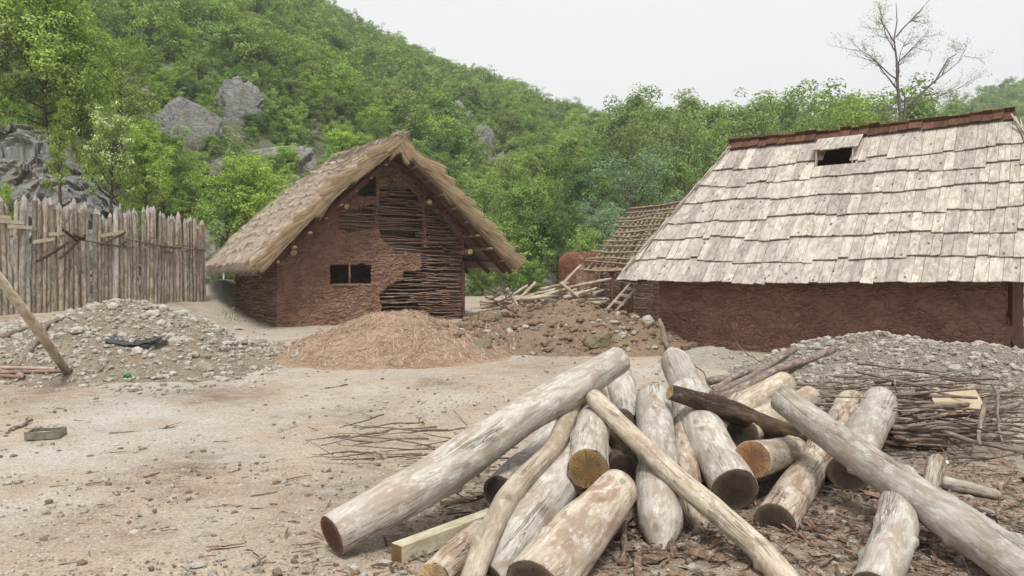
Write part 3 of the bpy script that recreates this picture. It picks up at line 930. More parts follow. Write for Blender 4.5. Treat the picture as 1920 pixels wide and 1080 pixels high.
_n = LG('grey log with a thin branch stub on top, highest at the pile back', [(1255, 652, 7.75, 28), (1270, 690, 7.65, 31), (1310, 765, 7.4, 33)], 'log_grey', (None, 'cut_dark'), knots=2)
_m = MB(); _m.tube([P(1256, 668, 7.75), P(1247, 640, 7.8), P(1243, 618, 7.85), P(1236, 598, 7.9)], [.036, .03, .027, .02], 9, rough=.12, tint=.45)
_m.build('branch_stub', M['stick_grey'], _n)
LG('dark brown bark log lying across the top of the pile', [(1256, 735, 6.45, 15), (1370, 768, 6.55, 22), (1500, 822, 6.7, 20)], 'log_bark', ('cut_pale', 'cut_dark'), knots=6)
LG('short log with an orange cut end facing left at the right centre', [(1410, 862, 5.75, 38), (1492, 845, 6.6, 28)], 'log_warm', ('cut_orange', 'cut_dark'), knots=3)
LG('log slanting down to a grey cracked end below the orange cut log', [(1452, 982, 5.25, 42), (1540, 845, 6.7, 31)], 'log_warm', ('cut_dark', 'cut_dark'), knots=3)
LG('thick pale log standing up behind the long crossing log, brown end low', [(1590, 888, 6.05, 40), (1625, 820, 6.8, 37), (1652, 746, 7.8, 32)], 'log_grey', ('cut_dark', None), knots=3)
LG('pale ragged log left of the thick standing log behind the crossing log', [(1565, 835, 6.9, 36), (1600, 750, 7.9, 30)], 'log_warm', ('cut_dark', None), knots=4)
LG('long weathered log crossing the right side down to the corner', [(1468, 748, 6.3, 27), (1620, 862, 5.5, 34), (1770, 966, 4.8, 42), (1960, 1100, 4.1, 52)], 'log_grey', ('cut_pale', 'cut_dark'), knots=12, rough=0.09)
LG('knotty pale log standing at the bottom right under the crossing log', [(1692, 905, 5.35, 27), (1680, 985, 4.85, 38), (1636, 1110, 4.25, 46)], 'log_grey', (None, 'cut_dark'), knots=12, rough=0.12)
LG('small pale upright stub behind the long crossing log', [(1702, 872, 6.0, 22), (1688, 960, 5.8, 28)], 'log_grey', (None, 'cut_dark'), knots=3)
LG('short slim upright log right of the small pale stub', [(1760, 852, 6.4, 17), (1740, 950, 6.1, 22)], 'log_warm', (None, 'cut_dark'), knots=3)
LG('brown log lying on its side before the brushwood', [(1672, 815, 7.5, 22), (1770, 828, 7.4, 20)], 'log_bark', ('cut_dark', 'cut_yellow'), knots=2)
LG('pale log with grey end pointing at the gravel heap', [(1520, 745, 8.2, 24), (1400, 800, 7.6, 28)], 'log_warm', ('cut_dark', 'cut_dark'), knots=3)
LG('whitish log behind the dark bark log at the back of the pile', [(1470, 722, 8.6, 26), (1372, 775, 7.9, 30)], 'log_pale', ('cut_dark', 'cut_dark'), knots=4)
LG('log showing a black end in the gap above the orange cut log', [(1392, 812, 6.55, 32), (1470, 770, 7.6, 30)], 'log_pale', ('cut_dark', 'cut_dark'), knots=2)
LG('pale cracked log leaning at the back under the peeled pole', [(1160, 700, 7.5, 26), (1182, 800, 6.8, 30)], 'log_grey', ('cut_pale', 'cut_dark'), knots=2)
LG('blackish barked log beside the yellow cut end', [(1168, 876, 5.75, 30), (1165, 790, 6.7, 27)], 'log_bark', ('cut_dark', 'cut_dark'), knots=3)
LG('grey board like split log lying flat at the right edge', [(1770, 905, 6.1, 13), (1880, 930, 5.8, 10)], 'log_grey', ('cut_pale', None), knots=0)
LG('buried dark log under the stack behind the orange cut log', [(1560, 900, 6.3, 34), (1480, 860, 7.2, 34)], 'log_bark', ('cut_dark', 'cut_dark'), knots=2)
LG('half hidden pale log low behind the dark cracked end', [(820, 905, 6.6, 18), (960, 880, 7.0, 20)], 'log_warm', ('cut_dark', 'cut_dark'), knots=2)

def beam():
    a, b = G(744, 1056, .056), G(925, 985, .056)
    d = (b - a) / np.linalg.norm(b - a)
    s = np.cross(d, [0, 0, 1.0]); s /= np.linalg.norm(s); u = np.cross(s, d)
    mb = MB(); mb.box((a + b) / 2, d * np.linalg.norm(b - a) / 2, s * 0.052, u * 0.058)
    o = mb.build('timber_beam', M['sawn'], loc=tuple(a), smooth=False)
    tag(o, 'squared sawn beam lying on the ground left of the logs', 'beam')
    bv = o.modifiers.new('bevel', 'BEVEL'); bv.width = 0.006; bv.segments = 2
    c = a - d * 0.004
    f = MB(); f.add([c - s * .049 - u * .055, c + s * .049 - u * .055, c + s * .049 + u * .055, c - s * .049 + u * .055], [(0, 1, 2, 3)], [(-.05, -.05, .01), (.05, -.05, .01), (.05, .05, .01), (-.05, .05, .01)])
    f.build('cut_end', M['cut_yellow'], parent=o, smooth=False)
beam()

# ------------------------------------------------------------------ sticks and brushwood
def make_stick(p0, p1, r0, r1, label, mat='stick', group=None, curve=0.08, n=12, cat='stick', name='stick', twigs=0, seg=6):
    p0, p1 = np.asarray(p0, float), np.asarray(p1, float)
    L = np.linalg.norm(p1 - p0)
    t = np.linspace(0, 1, n)
    sd = rng.uniform(0, 99)
    w = np.stack([fbm(np.stack([t * 2.2, np.full(n, sd + 5 * k), np.zeros(n)], 1), 3) for k in range(3)], 1)
    w -= t[:, None] * (w[-1] - w[0]) + w[0]
    pts = p0 + t[:, None] * (p1 - p0) + w * curve * L * np.array([1, 1, 0.6])
    mb = MB()
    tn = rng.uniform(0.2, 0.8)
    mb.tube(pts, np.linspace(r0, r1, n), seg, tint=tn, rough=0.15)
    for k in range(twigs):
        i = rng.integers(2, n - 2)
        d = (p1 - p0) / L * 0.8 + rng.normal(size=3) * 0.45
        l = L * rng.uniform(0.12, 0.3)
        q = np.stack([pts[i], pts[i] + d * l * 0.5 + rng.normal(size=3) * 0.03 * l, pts[i] + d * l])
        mb.tube(q, [r1 * 0.9, r1 * 0.7, r1 * 0.4], 5, tint=tn)
    o = mb.build(name, M[mat], loc=tuple(p0))
    return tag(o, label, cat, group)

# thick grey branches lying up against the gravel heap
for (a, b, r, lab) in [((1335, 740, 8.3), (1490, 655, 10.2), 8, 'thick grey branch with reddish middle, upper left of the branch bundle'),
                       ((1352, 745, 8.0), (1562, 655, 10.2), 9, 'longest grey branch of the bundle leaning toward the gravel heap'),
                       ((1340, 730, 8.4), (1475, 668, 10.0), 7, 'short stout branch between the two longest ones'),
                       ((1370, 745, 8.1), (1512, 680, 9.8), 6, 'thin brown branch lowest in the bundle'),
                       ((1330, 715, 8.8), (1430, 690, 9.5), 8, 'short brown branch crossing under the bundle')]:
    make_stick(P(*a), P(*b), r * a[2] / F, r * 0.75 * b[2] / F, lab, 'stick_grey', 'branches leaning on the gravel heap', 0.05, 16, 'branch', 'branch', seg=9)
make_stick(P(1380, 640, 10.5), P(1480, 725, 9.0), 0.010, 0.006, 'thin dark twig sagging above the branch bundle', group=None, curve=0.12, cat='twig', name='twig')
make_stick(P(1275, 665, 9.0), P(1345, 735, 8.2), 0.010, 0.006, 'thin bent twig left of the branch bundle', group=None, curve=0.15, cat='twig', name='twig')
# brushwood heap
lab = 'thin bare stick in the tangled brushwood heap behind the crossing log'
for k in range(165):
    d = rng.uniform(7.0, 9.6)
    px = rng.uniform(1530, 1880)
    zz = rng.uniform(0.0, 0.52) * np.exp(-((px - 1690) / 190) ** 2)
    x = (px - 960) / F * d
    c = np.array([x, d, float(H(x, d)) + 0.03 + zz])
    th = rng.normal(0.0, 0.45); L = rng.uniform(0.5, 1.3)
    v = np.array([math.cos(th), math.sin(th) * 0.8, rng.normal(0, 0.06)]) * L * 0.5
    a, b = c - v, c + v
    a[2] = max(a[2], float(H(a[0], a[1])) + 0.02); b[2] = max(b[2], float(H(b[0], b[1])) + 0.02)
    r = rng.uniform(0.008, 0.02)
    if k % 5 == 0: r *= 1.6
    make_stick(a, b, r, r * 0.5, lab, rng.choice(['stick', 'stick_grey']), 'sticks of the brushwood heap', 0.09, 11, twigs=int(rng.integers(0, 3)))
for (a, b, r, lb) in [((1690, 775, 7.6), (1910, 757, 8.2), 7, 'thick pale curved stick on top of the brushwood heap'),
                      ((1690, 775, 7.5), (1815, 758, 7.8), 6, 'stout brown stick below the cardboard sheet'),
                      ((1845, 760, 7.4), (1838, 835, 6.9), 5, 'short pale stick standing upright in the brushwood'),
                      ((1770, 810, 7.2), (1925, 850, 6.6), 5, 'long straight stick running out to the right edge'),
                      ((1690, 740, 8.2), (1800, 735, 8.6), 4, 'arched dark stick at the top of the brushwood'),
                      ((1860, 722, 8.6), (1880, 830, 7.0), 3, 'thin whip arching over the right of the brushwood')]:
    make_stick(P(*a), P(*b), r * a[2] / F, r * 0.7 * b[2] / F, lb, 'stick_grey', None, 0.07, 16)
# twigs left of the long log
for k in range(30):
    py = rng.uniform(815, 905); x0 = rng.uniform(570, 800)
    g = G(x0, py)
    a = g + [0, 0, 0.015 + rng.uniform(0, 0.12)]
    b = a + np.array([rng.uniform(0.4, 1.2), rng.uniform(-0.45, 0.25), rng.uniform(-0.03, 0.14)])
    b[2] = max(b[2], float(H(b[0], b[1])) + 0.02)
    r = rng.uniform(0.006, 0.012)
    make_stick(b, a, r, r * 0.4, 'thin dry twig of the bundle poking out left of the long log', 'stick', 'twigs left of the long log', 0.08, 10, 'twig', 'twig', twigs=int(rng.integers(0, 3)), seg=5)
make_stick(P(850, 770, 6.5), P(905, 830, 6.3), 0.007, 0.008, 'single grey twig standing up behind the long log', 'stick_grey', cat='twig', name='twig')
# single sticks lying on the yard
for (x0, y0, x1, y1, r, lb) in [(205, 815, 328, 803, 4, 'longest dark twig lying on the open yard right of the tray'),
                                (610, 730, 652, 722, 4, 'stubby twig on the yard before the straw mound'),
                                (515, 905, 585, 895, 3, 'dark twig on the yard left of the twig bundle'),
                                (395, 1035, 600, 1022, 3, 'long thin twig running up to the dark end of the long log'),
                                (160, 912, 190, 908, 3, 'short dark twig on the left foreground yard'),
                                (470, 935, 520, 925, 3, 'short twig in the foreground yard below the dark patch'),
                                (270, 897, 300, 888, 3, 'tiny dark twig beside the brown patch of the yard'),
                                (20, 810, 60, 790, 5, 'pale broken stick behind the metal tray'),
                                (1165, 1060, 1190, 960, 9, 'reddish barked stick beside the big pointed stake'),
                                (1290, 1060, 1365, 1010, 7, 'brown stick before the thin pointed log'),
                                (1440, 1010, 1520, 1080, 5, 'grey twig beside the foot of the pale peeled pole'),
                                (1840, 960, 1925, 1000, 8, 'pale stick lying at the right edge beyond the crossing log'),
                                (830, 950, 925, 925, 8, 'dark stick lying under the long propped log'),
                                (30, 690, 110, 600, 9, 'bent grey branch on the left of the rubble heap'),
                                (0, 635, 118, 600, 8, 'curved grey branch lying across the left of the rubble heap')]:
    a, b = G(x0, y0, 0.01), G(x1, y1, 0.01)
    kr = .55 if 'twig' in lb else 1.0
    make_stick(a, b, kr * r * a[1] / F, kr * 0.5 * r * b[1] / F, lb, 'stick_grey' if 'grey' in lb or 'pale' in lb else 'stick', None, 0.10, 14, seg=7, twigs=2 if 'longest dark' in lb or 'long thin' in lb else 0)
for k in range(60):
    g = G(rng.uniform(20, 900), rng.uniform(720, 1070), 0.006)
    th = rng.normal(0, 0.5); L = rng.uniform(0.04, 0.2)
    make_stick(g, g + np.array([math.cos(th) * L, math.sin(th) * L, 0.004]), 0.004, 0.002, 'tiny twig scrap lying on the sandy yard', 'stick', 'twig scraps on the yard', 0.1, 5, 'twig', 'twig', seg=4)

# bark litter round the logs
def litter():
    mb = MB()
    n = 6500
    x = np.concatenate([rng.normal(2.5, 1.4, n * 3 // 4), rng.normal(0.5, 0.9, n // 4)])
    y = np.concatenate([rng.normal(5.8, 1.1, n * 3 // 4), rng.normal(5.3, 0.7, n // 4)])
    for k in range(len(x)):
        if y[k] < 4.0 or y[k] > 9 or abs(x[k] / y[k]) > 0.85:
            continue
        L = rng.uniform(0.01, 0.06) * (1 + (rng.random() < .1)); W = L * rng.uniform(0.07, 0.22); th = rng.uniform(0, 6.28)
        d = np.array([math.cos(th), math.sin(th), rng.normal(0, 0.25)]); s = np.array([-d[1], d[0], rng.normal(0, 0.4)])
        c = np.array([x[k], y[k], float(0.012 + rng.uniform(0, 0.025))])
        c[2] += base(x[k], y[k])
        mb.add([c - d * L - s * W * .6, c - d * L + s * W, c + s * W * 1.1 + [0, 0, .006], c + d * L + s * W * .5, c + d * L - s * W, c - s * W], [(0, 1, 2, 5), (5, 2, 3, 4)], tint=rng.uniform(0, 1))
    o = mb.build('bark_litter', wood_mat('bark_scraps', srgb(136, 112, 94), srgb(96, 76, 63), srgb(74, 58, 49), amount=0.6, crk=0.2, scale=2, vary=0.5), smooth=False)
    tag(o, 'scraps of brown bark and chips littering the ground round the logs', 'bark litter', kind='stuff')
litter()

# ------------------------------------------------------------------ small things in the yard
def tray():
    c = G(86, 822)
    e = empty('metal_tray', tuple(c), 'dented rectangular metal tray lying on the yard at the left', 'tray')
    L, W, Hh, th = 0.165, 0.11, 0.075, 0.005
    ca, sa = math.cos(0.25), math.sin(0.25)
    ex, ey = np.array([ca, sa, 0]), np.array([-sa, ca, 0])
    ez = np.array([0, 0, 1.0])
    mt = plain_mat('dull_galvanised_metal', srgb(150, 144, 132), 0.45, 14, 0.4, 0.6)
    for nm, cc, hx, hy in (('side_panel', ey * -W, L, th), ('side_panel', ey * W, L, th), ('end_panel', ex * -(L - 2 * th), th, W - th), ('end_panel', ex * (L - 2 * th), th, W - th)):
        mb = MB(); mb.box(c + cc + ez * (Hh / 2 + 0.008), ex * hx, ey * hy, ez * Hh / 2); mb.build(nm, mt, e, smooth=False)
    mb = MB(); mb.box(c + ez * 0.014, ex * (L - th), ey * (W - th), ez * 0.005); mb.build('tray_bottom', mt, e, smooth=False)
    for s in (-1, 1):
        mb = MB(); mb.tube([c + ex * -L * 1.01 + ey * W * s + ez * (Hh + .01), c + ex * L * 1.01 + ey * W * s + ez * (Hh + .01)], 0.008, 6); mb.build('rolled_rim', mt, e)
tray()

def pole_and_pipes():
    a, b = P(-14, 505, 9.3), G(126, 702, 0.02)
    d = b - a
    mb = MB()
    mb.tube([a, a + d * .5 + [0.02, 0, 0.0], b], [0.055, 0.07, 0.06], 9, tint=.6, rough=.1)
    o = mb.build('wooden_pole', M['log_pale'], loc=tuple(b)); tag(o, 'pale split pole leaning in from the left edge', 'pole')
    mt = plain_mat('rusty_painted_pipe', srgb(146, 116, 104), 0.6, 10, 0.45)
    mt2 = plain_mat('pale_dusty_pipe', srgb(176, 156, 141), 0.6, 10, 0.35)
    dk = plain_mat('bore_shade_black', (0.015, 0.012, 0.01, 1), 0.9)
    for (x0, y0, x1, y1, lb, mm) in [(-30, 697, 105, 700, 'dusty pale pipe on top of the pipe bundle', mt2), (-30, 706, 135, 702, 'rusty pipe reaching farthest right in the bundle', mt), (-20, 710, 46, 714, 'short rusty pipe lowest in the bundle', mt)]:
        p, q = G(x0, y0, 0.05), G(x1, y1, 0.05)
        mb = MB(); mb.tube([p, q], 0.028, 12, caps=False); u = (q - p) / np.linalg.norm(q - p)
        mb.tube([q, p + (q - p) * .7], 0.022, 12, caps=False)
        o = mb.build('metal_pipe', mm, loc=tuple(p)); tag(o, lb, 'pipe', 'pipes at the left edge')
        f = MB(); f.tube([q - u * .08, q - u * .075], 0.0225, 12); f.build('bore_shade_disc', dk, o)  # near-black disc across the hollow: the shade inside the pipe, put in as colour
    # torn dark sheet on the rubble heap
    c = G(255, 645, 0.03)
    X, Y = np.meshgrid(np.linspace(-.5, .5, 16), np.linspace(-.2, .2, 8))
    Z = 0.09 * np.abs(X) ** 1.5 * 3 + 0.05 * fbm2(X, Y, 5, 3, 2) + 0.15 * Y
    mb = MB(); pp = np.stack([X * (1 - .7 * np.abs(Y)) + c[0], Y + c[1], Z + c[2]], 2)
    mb.grid(pp)
    o = mb.build('plastic_sheet', plain_mat('black_grey_plastic', srgb(70, 70, 72), 0.35, 6, 0.5), loc=tuple(c)); tag(o, 'torn dark plastic sheet lying on the rubble heap', 'sheet')
    so = o.modifiers.new('thick', 'SOLIDIFY'); so.thickness = 0.006
    c = G(238, 708, 0.02)
    mb = MB(); V, Fc = ICO2; W = V * (1 + .5 * fbm(V * 2, 3))[:, None] * np.array([.07, .05, .05]); mb.add(W + c, Fc, W)
    tag(mb.build('plastic_bag', plain_mat('green_plastic', srgb(46, 110, 76), .4, 20, .5), loc=tuple(c)), 'crumpled green plastic scrap at the foot of the rubble heap', 'scrap')
    # cardboard on the brushwood
    c = P(1795, 752, 7.9)
    ex, ey = np.array([.27, .05, .03]), np.array([.06, .2, .09])
    mb = MB(); mb.box(c, ex, ey, np.cross(ex, ey) / np.linalg.norm(np.cross(ex, ey)) * .004)
    tag(mb.build('cardboard_sheet', plain_mat('brown_cardboard', srgb(176, 160, 134), .9, 5, .15), loc=tuple(c), smooth=False), 'flat tan cardboard sheet lying on the brushwood heap', 'cardboard')
    c = G(1765, 872, .02)
    mb = MB(); V, Fc = ICO2; W = V * (1 + .3 * fbm(V * 2, 3))[:, None] * np.array([.07, .05, .03]); mb.add(W + c, Fc, W)
    tag(mb.build('plastic_cup', plain_mat('white_plastic', srgb(222, 222, 220), .4, 20, .1), loc=tuple(c)), 'crushed white plastic cup on the ground behind the slim upright log', 'cup')
pole_and_pipes()

# ------------------------------------------------------------------ palisade
def palisade():
    p0, p1 = np.array([-12.67, 18.3]), np.array([-10.5, 25.2])
    d = (p1 - p0) / np.linalg.norm(p1 - p0)
    nrm = np.array([d[1], -d[0]])
    z0 = float(base(*p0))
    e = empty('palisade_fence', (p0[0], p0[1], z0), 'tall palisade of grey pointed logs along the left side', 'palisade')
    L = np.linalg.norm(p1 - p0)
    s = -2.6
    k = 0
    while s < L + 0.05:
        r = rng.uniform(0.048, 0.098)
        s += r
        c = p0 + d * s + nrm * rng.normal(0, 0.02)
        zb = float(base(c[0], c[1])) - 0.15
        h = 3.1 + rng.normal(0, 0.11) + 0.07 * math.sin(s * 1.7)
        lean = rng.normal(0, 0.045, 2)
        t = np.array([0, .15, .35, .55, .75, .93])
        pts = np.stack([c[0] + lean[0] * t + .02 * vn(np.stack([t * 3, np.full(6, k * 3.1), t * 0], 1)), c[1] + lean[1] * t, zb + h * t], 1)
        mb = MB()
        mb.tube(pts, r * np.array([1.06, 1.03, 1, .98, .96, .94]), 10, caps=False, rough=.10, tint=rng.uniform(.1, .9))
        o = mb.build('post', M['post' if rng.random() < .65 else 'log_grey' if rng.random() < .6 else 'log_warm'], e)
        tip = pts[-1] + np.array([lean[0] * .1, lean[1] * .1, rng.uniform(.12, .22)])
        mb = MB(); dirt_ = pts[-1] - pts[-2]; dirt_ /= np.linalg.norm(dirt_)
        mb.tube([pts[-1] - dirt_ * .01, pts[-1] * .45 + tip * .55, tip], [r * .96, r * .55, r * .08], 7, tint=rng.uniform(.3, .8), rough=.08)
        q = mb.build('pointed_tip', M['post_tip'], e, smooth=False)
        q.parent = o
        s += r * rng.uniform(.86, 1.14)
        k += 1
    # ties, wedges and planks on its face
    def on(px, py, off=.16):
        a = (px - 960) / F
        # ray meets the palisade plane
        t = (p0 + nrm * off - 0).dot(nrm) / (np.array([a, 1.0]).dot(nrm))
        return P(px, py, t)
    for (x0, y0, x1, y1, r, mt) in [(70, 490, 128, 455, .035, 'log_bark'), (112, 485, 160, 440, .03, 'log_bark'), (118, 430, 145, 452, .035, 'log_bark'), (140, 440, 158, 447, .05, 'log_bark'),
                                    (155, 450, 225, 462, .025, 'stick'), (190, 460, 235, 436, .03, 'log_bark'), (238, 448, 300, 460, .025, 'stick'), (262, 455, 340, 465, .02, 'stick'), (300, 462, 385, 470, .025, 'stick')]:
        mb = MB(); a, b = on(x0, y0), on(x1, y1)
        mb.tube([a, (a + b) / 2 + rng.normal(0, .02, 3), b], r, 7, rough=.2); mb.build('tie_branch', M[mt], e)
    for (x0, y0, x1, y1) in [(62, 454, 102, 448), (92, 439, 126, 437), (190, 442, 232, 434), (-5, 406, 20, 408), (0, 414, 45, 418), (15, 424, 60, 427)]:
        a, b = on(x0, y0, .13), on(x1, y1, .13)
        u = (b - a) / 2
        mb = MB(); mb.box((a + b) / 2, u, np.array([nrm[0], nrm[1], 0]) * .012, np.array([0, 0, .045])); mb.build('plank', M['sawn'], e, smooth=False)
    for k in range(22):
        px = rng.uniform(215, 384); py = 452 + (px - 215) * .085 + rng.normal(0, 5)
        c = on(px, py, .15)
        mb = MB(); mb.box(c, np.array([d[0], d[1], rng.normal(0, .15)]) * rng.uniform(.06, .16), np.array([nrm[0], nrm[1], 0]) * .03, np.array([0, 0, rng.uniform(.015, .035)]))
        mb.build('wedge', M[rng.choice(['stick_grey', 'post', 'stick'])], e, smooth=False)
palisade()

def far_left_things():
    # orange netting, pipe on the distant gravel mound
    e = empty('safety_fence', (-12.4, 31.5, float(base(-12.4, 31.5))), 'orange plastic safety netting on stakes behind the thatched hut', 'fence')
    mt = plain_mat('orange_netting', srgb(176, 92, 68), .7, 20, .3)
    xs = np.linspace(-13.6, -9.6, 30)
    zt = .5 - .2 * np.abs(np.sin(xs * 1.5)) ** 2
    mb = MB()
    b = base(xs, 31.5 + 0 * xs)
    p = np.stack([np.stack([xs, 31.5 + 0 * xs, b + .05], 1), np.stack([xs, 31.5 + .03 * np.sin(xs * 9), b + zt * .5], 1), np.stack([xs, 31.5 + 0 * xs, b + zt], 1)], 0)
    mb.grid(p); o = mb.build('netting', mt, e)
    so = o.modifiers.new('thick', 'SOLIDIFY'); so.thickness = .01
    for x in (-13.4, -12.3, -11.7, -11.2, -10.2):
        mb = MB(); mb.tube([(x, 31.55, 0.6), (x, 31.55, 2.1)], .03, 6); mb.build('stake', M['log_pale'], e)
    a, b = P(402, 572, 26.2), P(420, 538, 27.6)
    mb = MB(); mb.tube([P(385, 574, 26), a, a * .5 + b * .5 + [.12, 0, 0], b], .07, 9)
    tag(mb.build('drain_pipe', plain_mat('grey_plastic_pipe', srgb(88, 90, 96), .5), loc=tuple(a)), 'bent dark grey plastic pipe on the distant gravel mound', 'pipe')
far_left_things()

def in_poly(x, y, poly):
    r = np.zeros(np.shape(x), bool)
    n = len(poly)
    for i in range(n):
        x1, y1 = poly[i]; x2, y2 = poly[(i + 1) % n]
        c = ((y1 > y) != (y2 > y)) & (x < (x2 - x1) * (y - y1) / (y2 - y1 + 1e-12) + x1)
        r ^= c
    return r

# ------------------------------------------------------------------ thatched hut
TH = R(30)
HE = np.array([math.cos(TH), math.sin(TH)])          # along the front wall, left to right
HD = np.array([-math.sin(TH), math.cos(TH)])         # along the ridge, to the back
HF = np.array([-6.37, 20.0])                          # front left wall corner
HW, HL = 5.64, 6.3                                   # wall width and depth
AP, EL, ER = 3.18, -0.66, 6.93                       # apex and eave positions along the front

def hp3(t, s, z):
    """hut point: t along front, s back along the ridge, z up"""
    t, s, z = np.broadcast_arrays(np.asarray(t, float), np.asarray(s, float), np.asarray(z, float))
    return np.stack([HF[0] + HE[0] * t + HD[0] * s, HF[1] + HE[1] * t + HD[1] * s, z], -1)

def px2hut(px, py, s=0.0):
    a = (px - 960) / F
    O = HF + HD * s
    t = (a * O[1] - O[0]) / (HE[0] - a * HE[1])
    D = O[1] + HE[1] * t
    return t, ZC - (py - HY) / F * D

def thatched_hut():
    zb = 0.1
    root = empty('thatched_hut', (HF[0] + HE[0] * HW / 2 + HD[0] * HL / 2, HF[1] + HE[1] * HW / 2 + HD[1] * HL / 2, 0.5),
                 'thatched hut with red clay gable wall and bare wattle patches', 'hut')
    slope = 0.99
    roof_under = lambda t: np.minimum(1.80 + (t - EL) * slope, 1.80 + (ER - t) * slope)
    # ---- front wall
    poly = lambda pl: [px2hut(*q) for q in pl]
    PAT = [poly([(712, 352), (764, 349), (784, 372), (793, 398), (792, 472), (745, 474), (722, 452), (706, 425), (708, 395)]),
           poly([(797, 388), (830, 408), (868, 460), (800, 463)]),
           poly([(790, 466), (868, 466), (868, 506), (790, 506)]),
           poly([(637, 402), (702, 385), (703, 427), (660, 433), (637, 428)]),
           poly([(757, 511), (868, 503), (868, 600), (714, 588), (715, 551), (728, 538), (756, 522)])]
    WIN = poly([(619, 497), (694, 497), (695, 531), (619, 531)])
    UPW = poly([(672, 332), (703, 328), (703, 367), (671, 366)])
    ts = np.linspace(0, HW, 190); zs = np.linspace(zb, 5.55, 180)
    T, Z = np.meshgrid(ts, zs)
    wt, wz = T + .09 * fbm2(T, Z, 3.5, 3, 1), Z + .08 * fbm2(T, Z, 3.5, 3, 9)
    mask = np.zeros(T.shape, bool)
    for pl in PAT:
        mask |= in_poly(wt, wz, pl)
    win = in_poly(T + .02 * fbm2(T, Z, 5, 2, 3), Z + .015 * fbm2(T, Z, 5, 2, 4), WIN) | in_poly(T + .03 * fbm2(T, Z, 5, 2, 5), Z + .03 * fbm2(T, Z, 5, 2, 6), UPW)
    inside = Z < roof_under(T) + .12
    ok = inside & ~mask & ~win
    kc = ok[:-1, :-1] & ok[1:, :-1] & ok[:-1, 1:] & ok[1:, 1:]
    bump = .04 * fbm2(T * 1.0, Z * 1.7, 3.0, 4, 2) + .03 * fbm2(T, Z * 2.0, 7, 3, 6)
    front = hp3(T, -.03 - bump, Z)
    mb = MB()
    mb.grid(front, lc=np.stack([T, 0 * T, Z], 2), keep=kc)
    o = mb.build('clay_wall', M['daub'], root)
    sol = o.modifiers.new('thick', 'SOLIDIFY'); sol.thickness = .07; sol.offset = -1
    import bmesh
    bm = bmesh.new(); bm.from_mesh(o.data); bmesh.ops.delete(bm, geom=[q for q in bm.verts if not q.link_faces], context='VERTS'); bm.to_mesh(o.data); bm.free()
    if o.data.polygons[0].normal.dot(Vector((-HD[0], -HD[1], 0))) < 0:
        sol.offset = 1
    # ---- wattle in the gable patches
    mb = MB()
    st = np.arange(.12, HW, .56)
    allwin = lambda t, z: in_poly(np.array([t]), np.array([z]), WIN)[0] or in_poly(np.array([t]), np.array([z]), UPW)[0]
    z = 0.3; row = 0
    tt = np.linspace(0, HW, 115)
    while z < 5.1:
        m = np.zeros(tt.shape, bool)
        for pl in PAT:
            m |= in_poly(tt, np.full(tt.shape, z), pl)
        i = 0
        while i < len(tt):
            if m[i]:
                j = i
                while j + 1 < len(tt) and m[j + 1]: j += 1
                a, b = tt[i] - .14, min(tt[j] + .14, HW - .02)
                c = a
                while c < b - .1:
                    e_ = min(b, c + rng.uniform(.9, 2.2))
                    n = max(6, int((e_ - c) / .07))
                    q = np.linspace(c, e_, n)
                    zz = z + rng.normal(0, .014) + (q - c) * rng.normal(0, .03) + .03 * fbm(np.stack([q * 3, q * 0 + row, q * 0 + c], 1), 2)
                    ss = .055 + .026 * np.sin(q / .56 * np.pi + (row % 2) * np.pi)
                    r = rng.uniform(.010, .023)
                    if rng.random() > .16:
                        mb.tube(hp3(q, ss, zz), np.linspace(r, r * .7, n), 6, rough=.12, tint=rng.uniform(.1, .95))
                    c = e_ - rng.uniform(.0, .12) if e_ < b else b
                i = j + 1
            else:
                i += 1
        z += rng.uniform(.040, .062); row += 1
    for t in st:
        if rng.random() < .55 or px2hut(610, 515)[0] < t < px2hut(705, 515)[0]: continue
        zt = min(float(roof_under(t)), 5.3)
        mb.tube(hp3(np.array([t, t + .01, t]), .075, np.array([.2, (zt + .2) / 2, zt])), .022, 7, rough=.1, tint=.3)
    mb.build('wattle_panel', M['wattle'], root)
    # ---- left side wall: mud smeared wattle over a dark clay core; the other walls
    mb = MB()
    z = .25; row = 0
    while z < 2.35:
        q0 = 0.0
        while q0 < HL:
            q1 = min(HL, q0 + rng.uniform(.8, 1.8))
            n = max(6, int((q1 - q0) / .08)); q = np.linspace(q0, q1, n)
            zz = z + rng.normal(0, .012) + (q - q0) * rng.normal(0, .04) + .02 * fbm(np.stack([q * 3, q * 0 + row, q * 0 + q0], 1), 2)
            tt_ = -.02 - .035 * np.sin(q / .5 * np.pi + (row % 2) * np.pi)
            r = rng.uniform(.014, .024)
            mb.tube(hp3(tt_, q, zz), np.linspace(r, r * .7, n), 6, rough=.2, tint=rng.uniform(0, .8))
            q0 = q1 - .08 if q1 < HL else HL
        z += rng.uniform(.06, .085); row += 1
    mb.build('side_wattle', M['wattle'], root)
    mb = MB()
    def wall(t0, s0, t1, s1, top, off):
        u = np.linspace(0, 1, 60); zz = np.linspace(zb, top, 34)
        U, ZZ = np.meshgrid(u, zz)
        p = hp3(t0 + (t1 - t0) * U, s0 + (s1 - s0) * U, ZZ)
        p[:, :, 0] += off[0] * .03 * fbm2(U * 5, ZZ * 1.8, 2.5, 4, 3); p[:, :, 1] += off[1] * .03 * fbm2(U * 5, ZZ * 1.8, 2.5, 4, 3)
        mb.grid(p, lc=np.stack([U * 6, 0 * U, ZZ], 2))
    wall(.16, HL, .16, .05, 2.6, -HE); wall(HW - .03, .05, HW - .03, HL, 2.6, HE); wall(HW, HL, 0, HL, 2.5, HD)
    o = mb.build('clay_side_wall', M['daub_dark'], root)
    # plinth floor so that the room stays dark: earth floor
    # ---- window woodwork
    t0, z0 = px2hut(619, 531); t1, z1 = px2hut(695, 497); tm, _ = px2hut(655, 515)
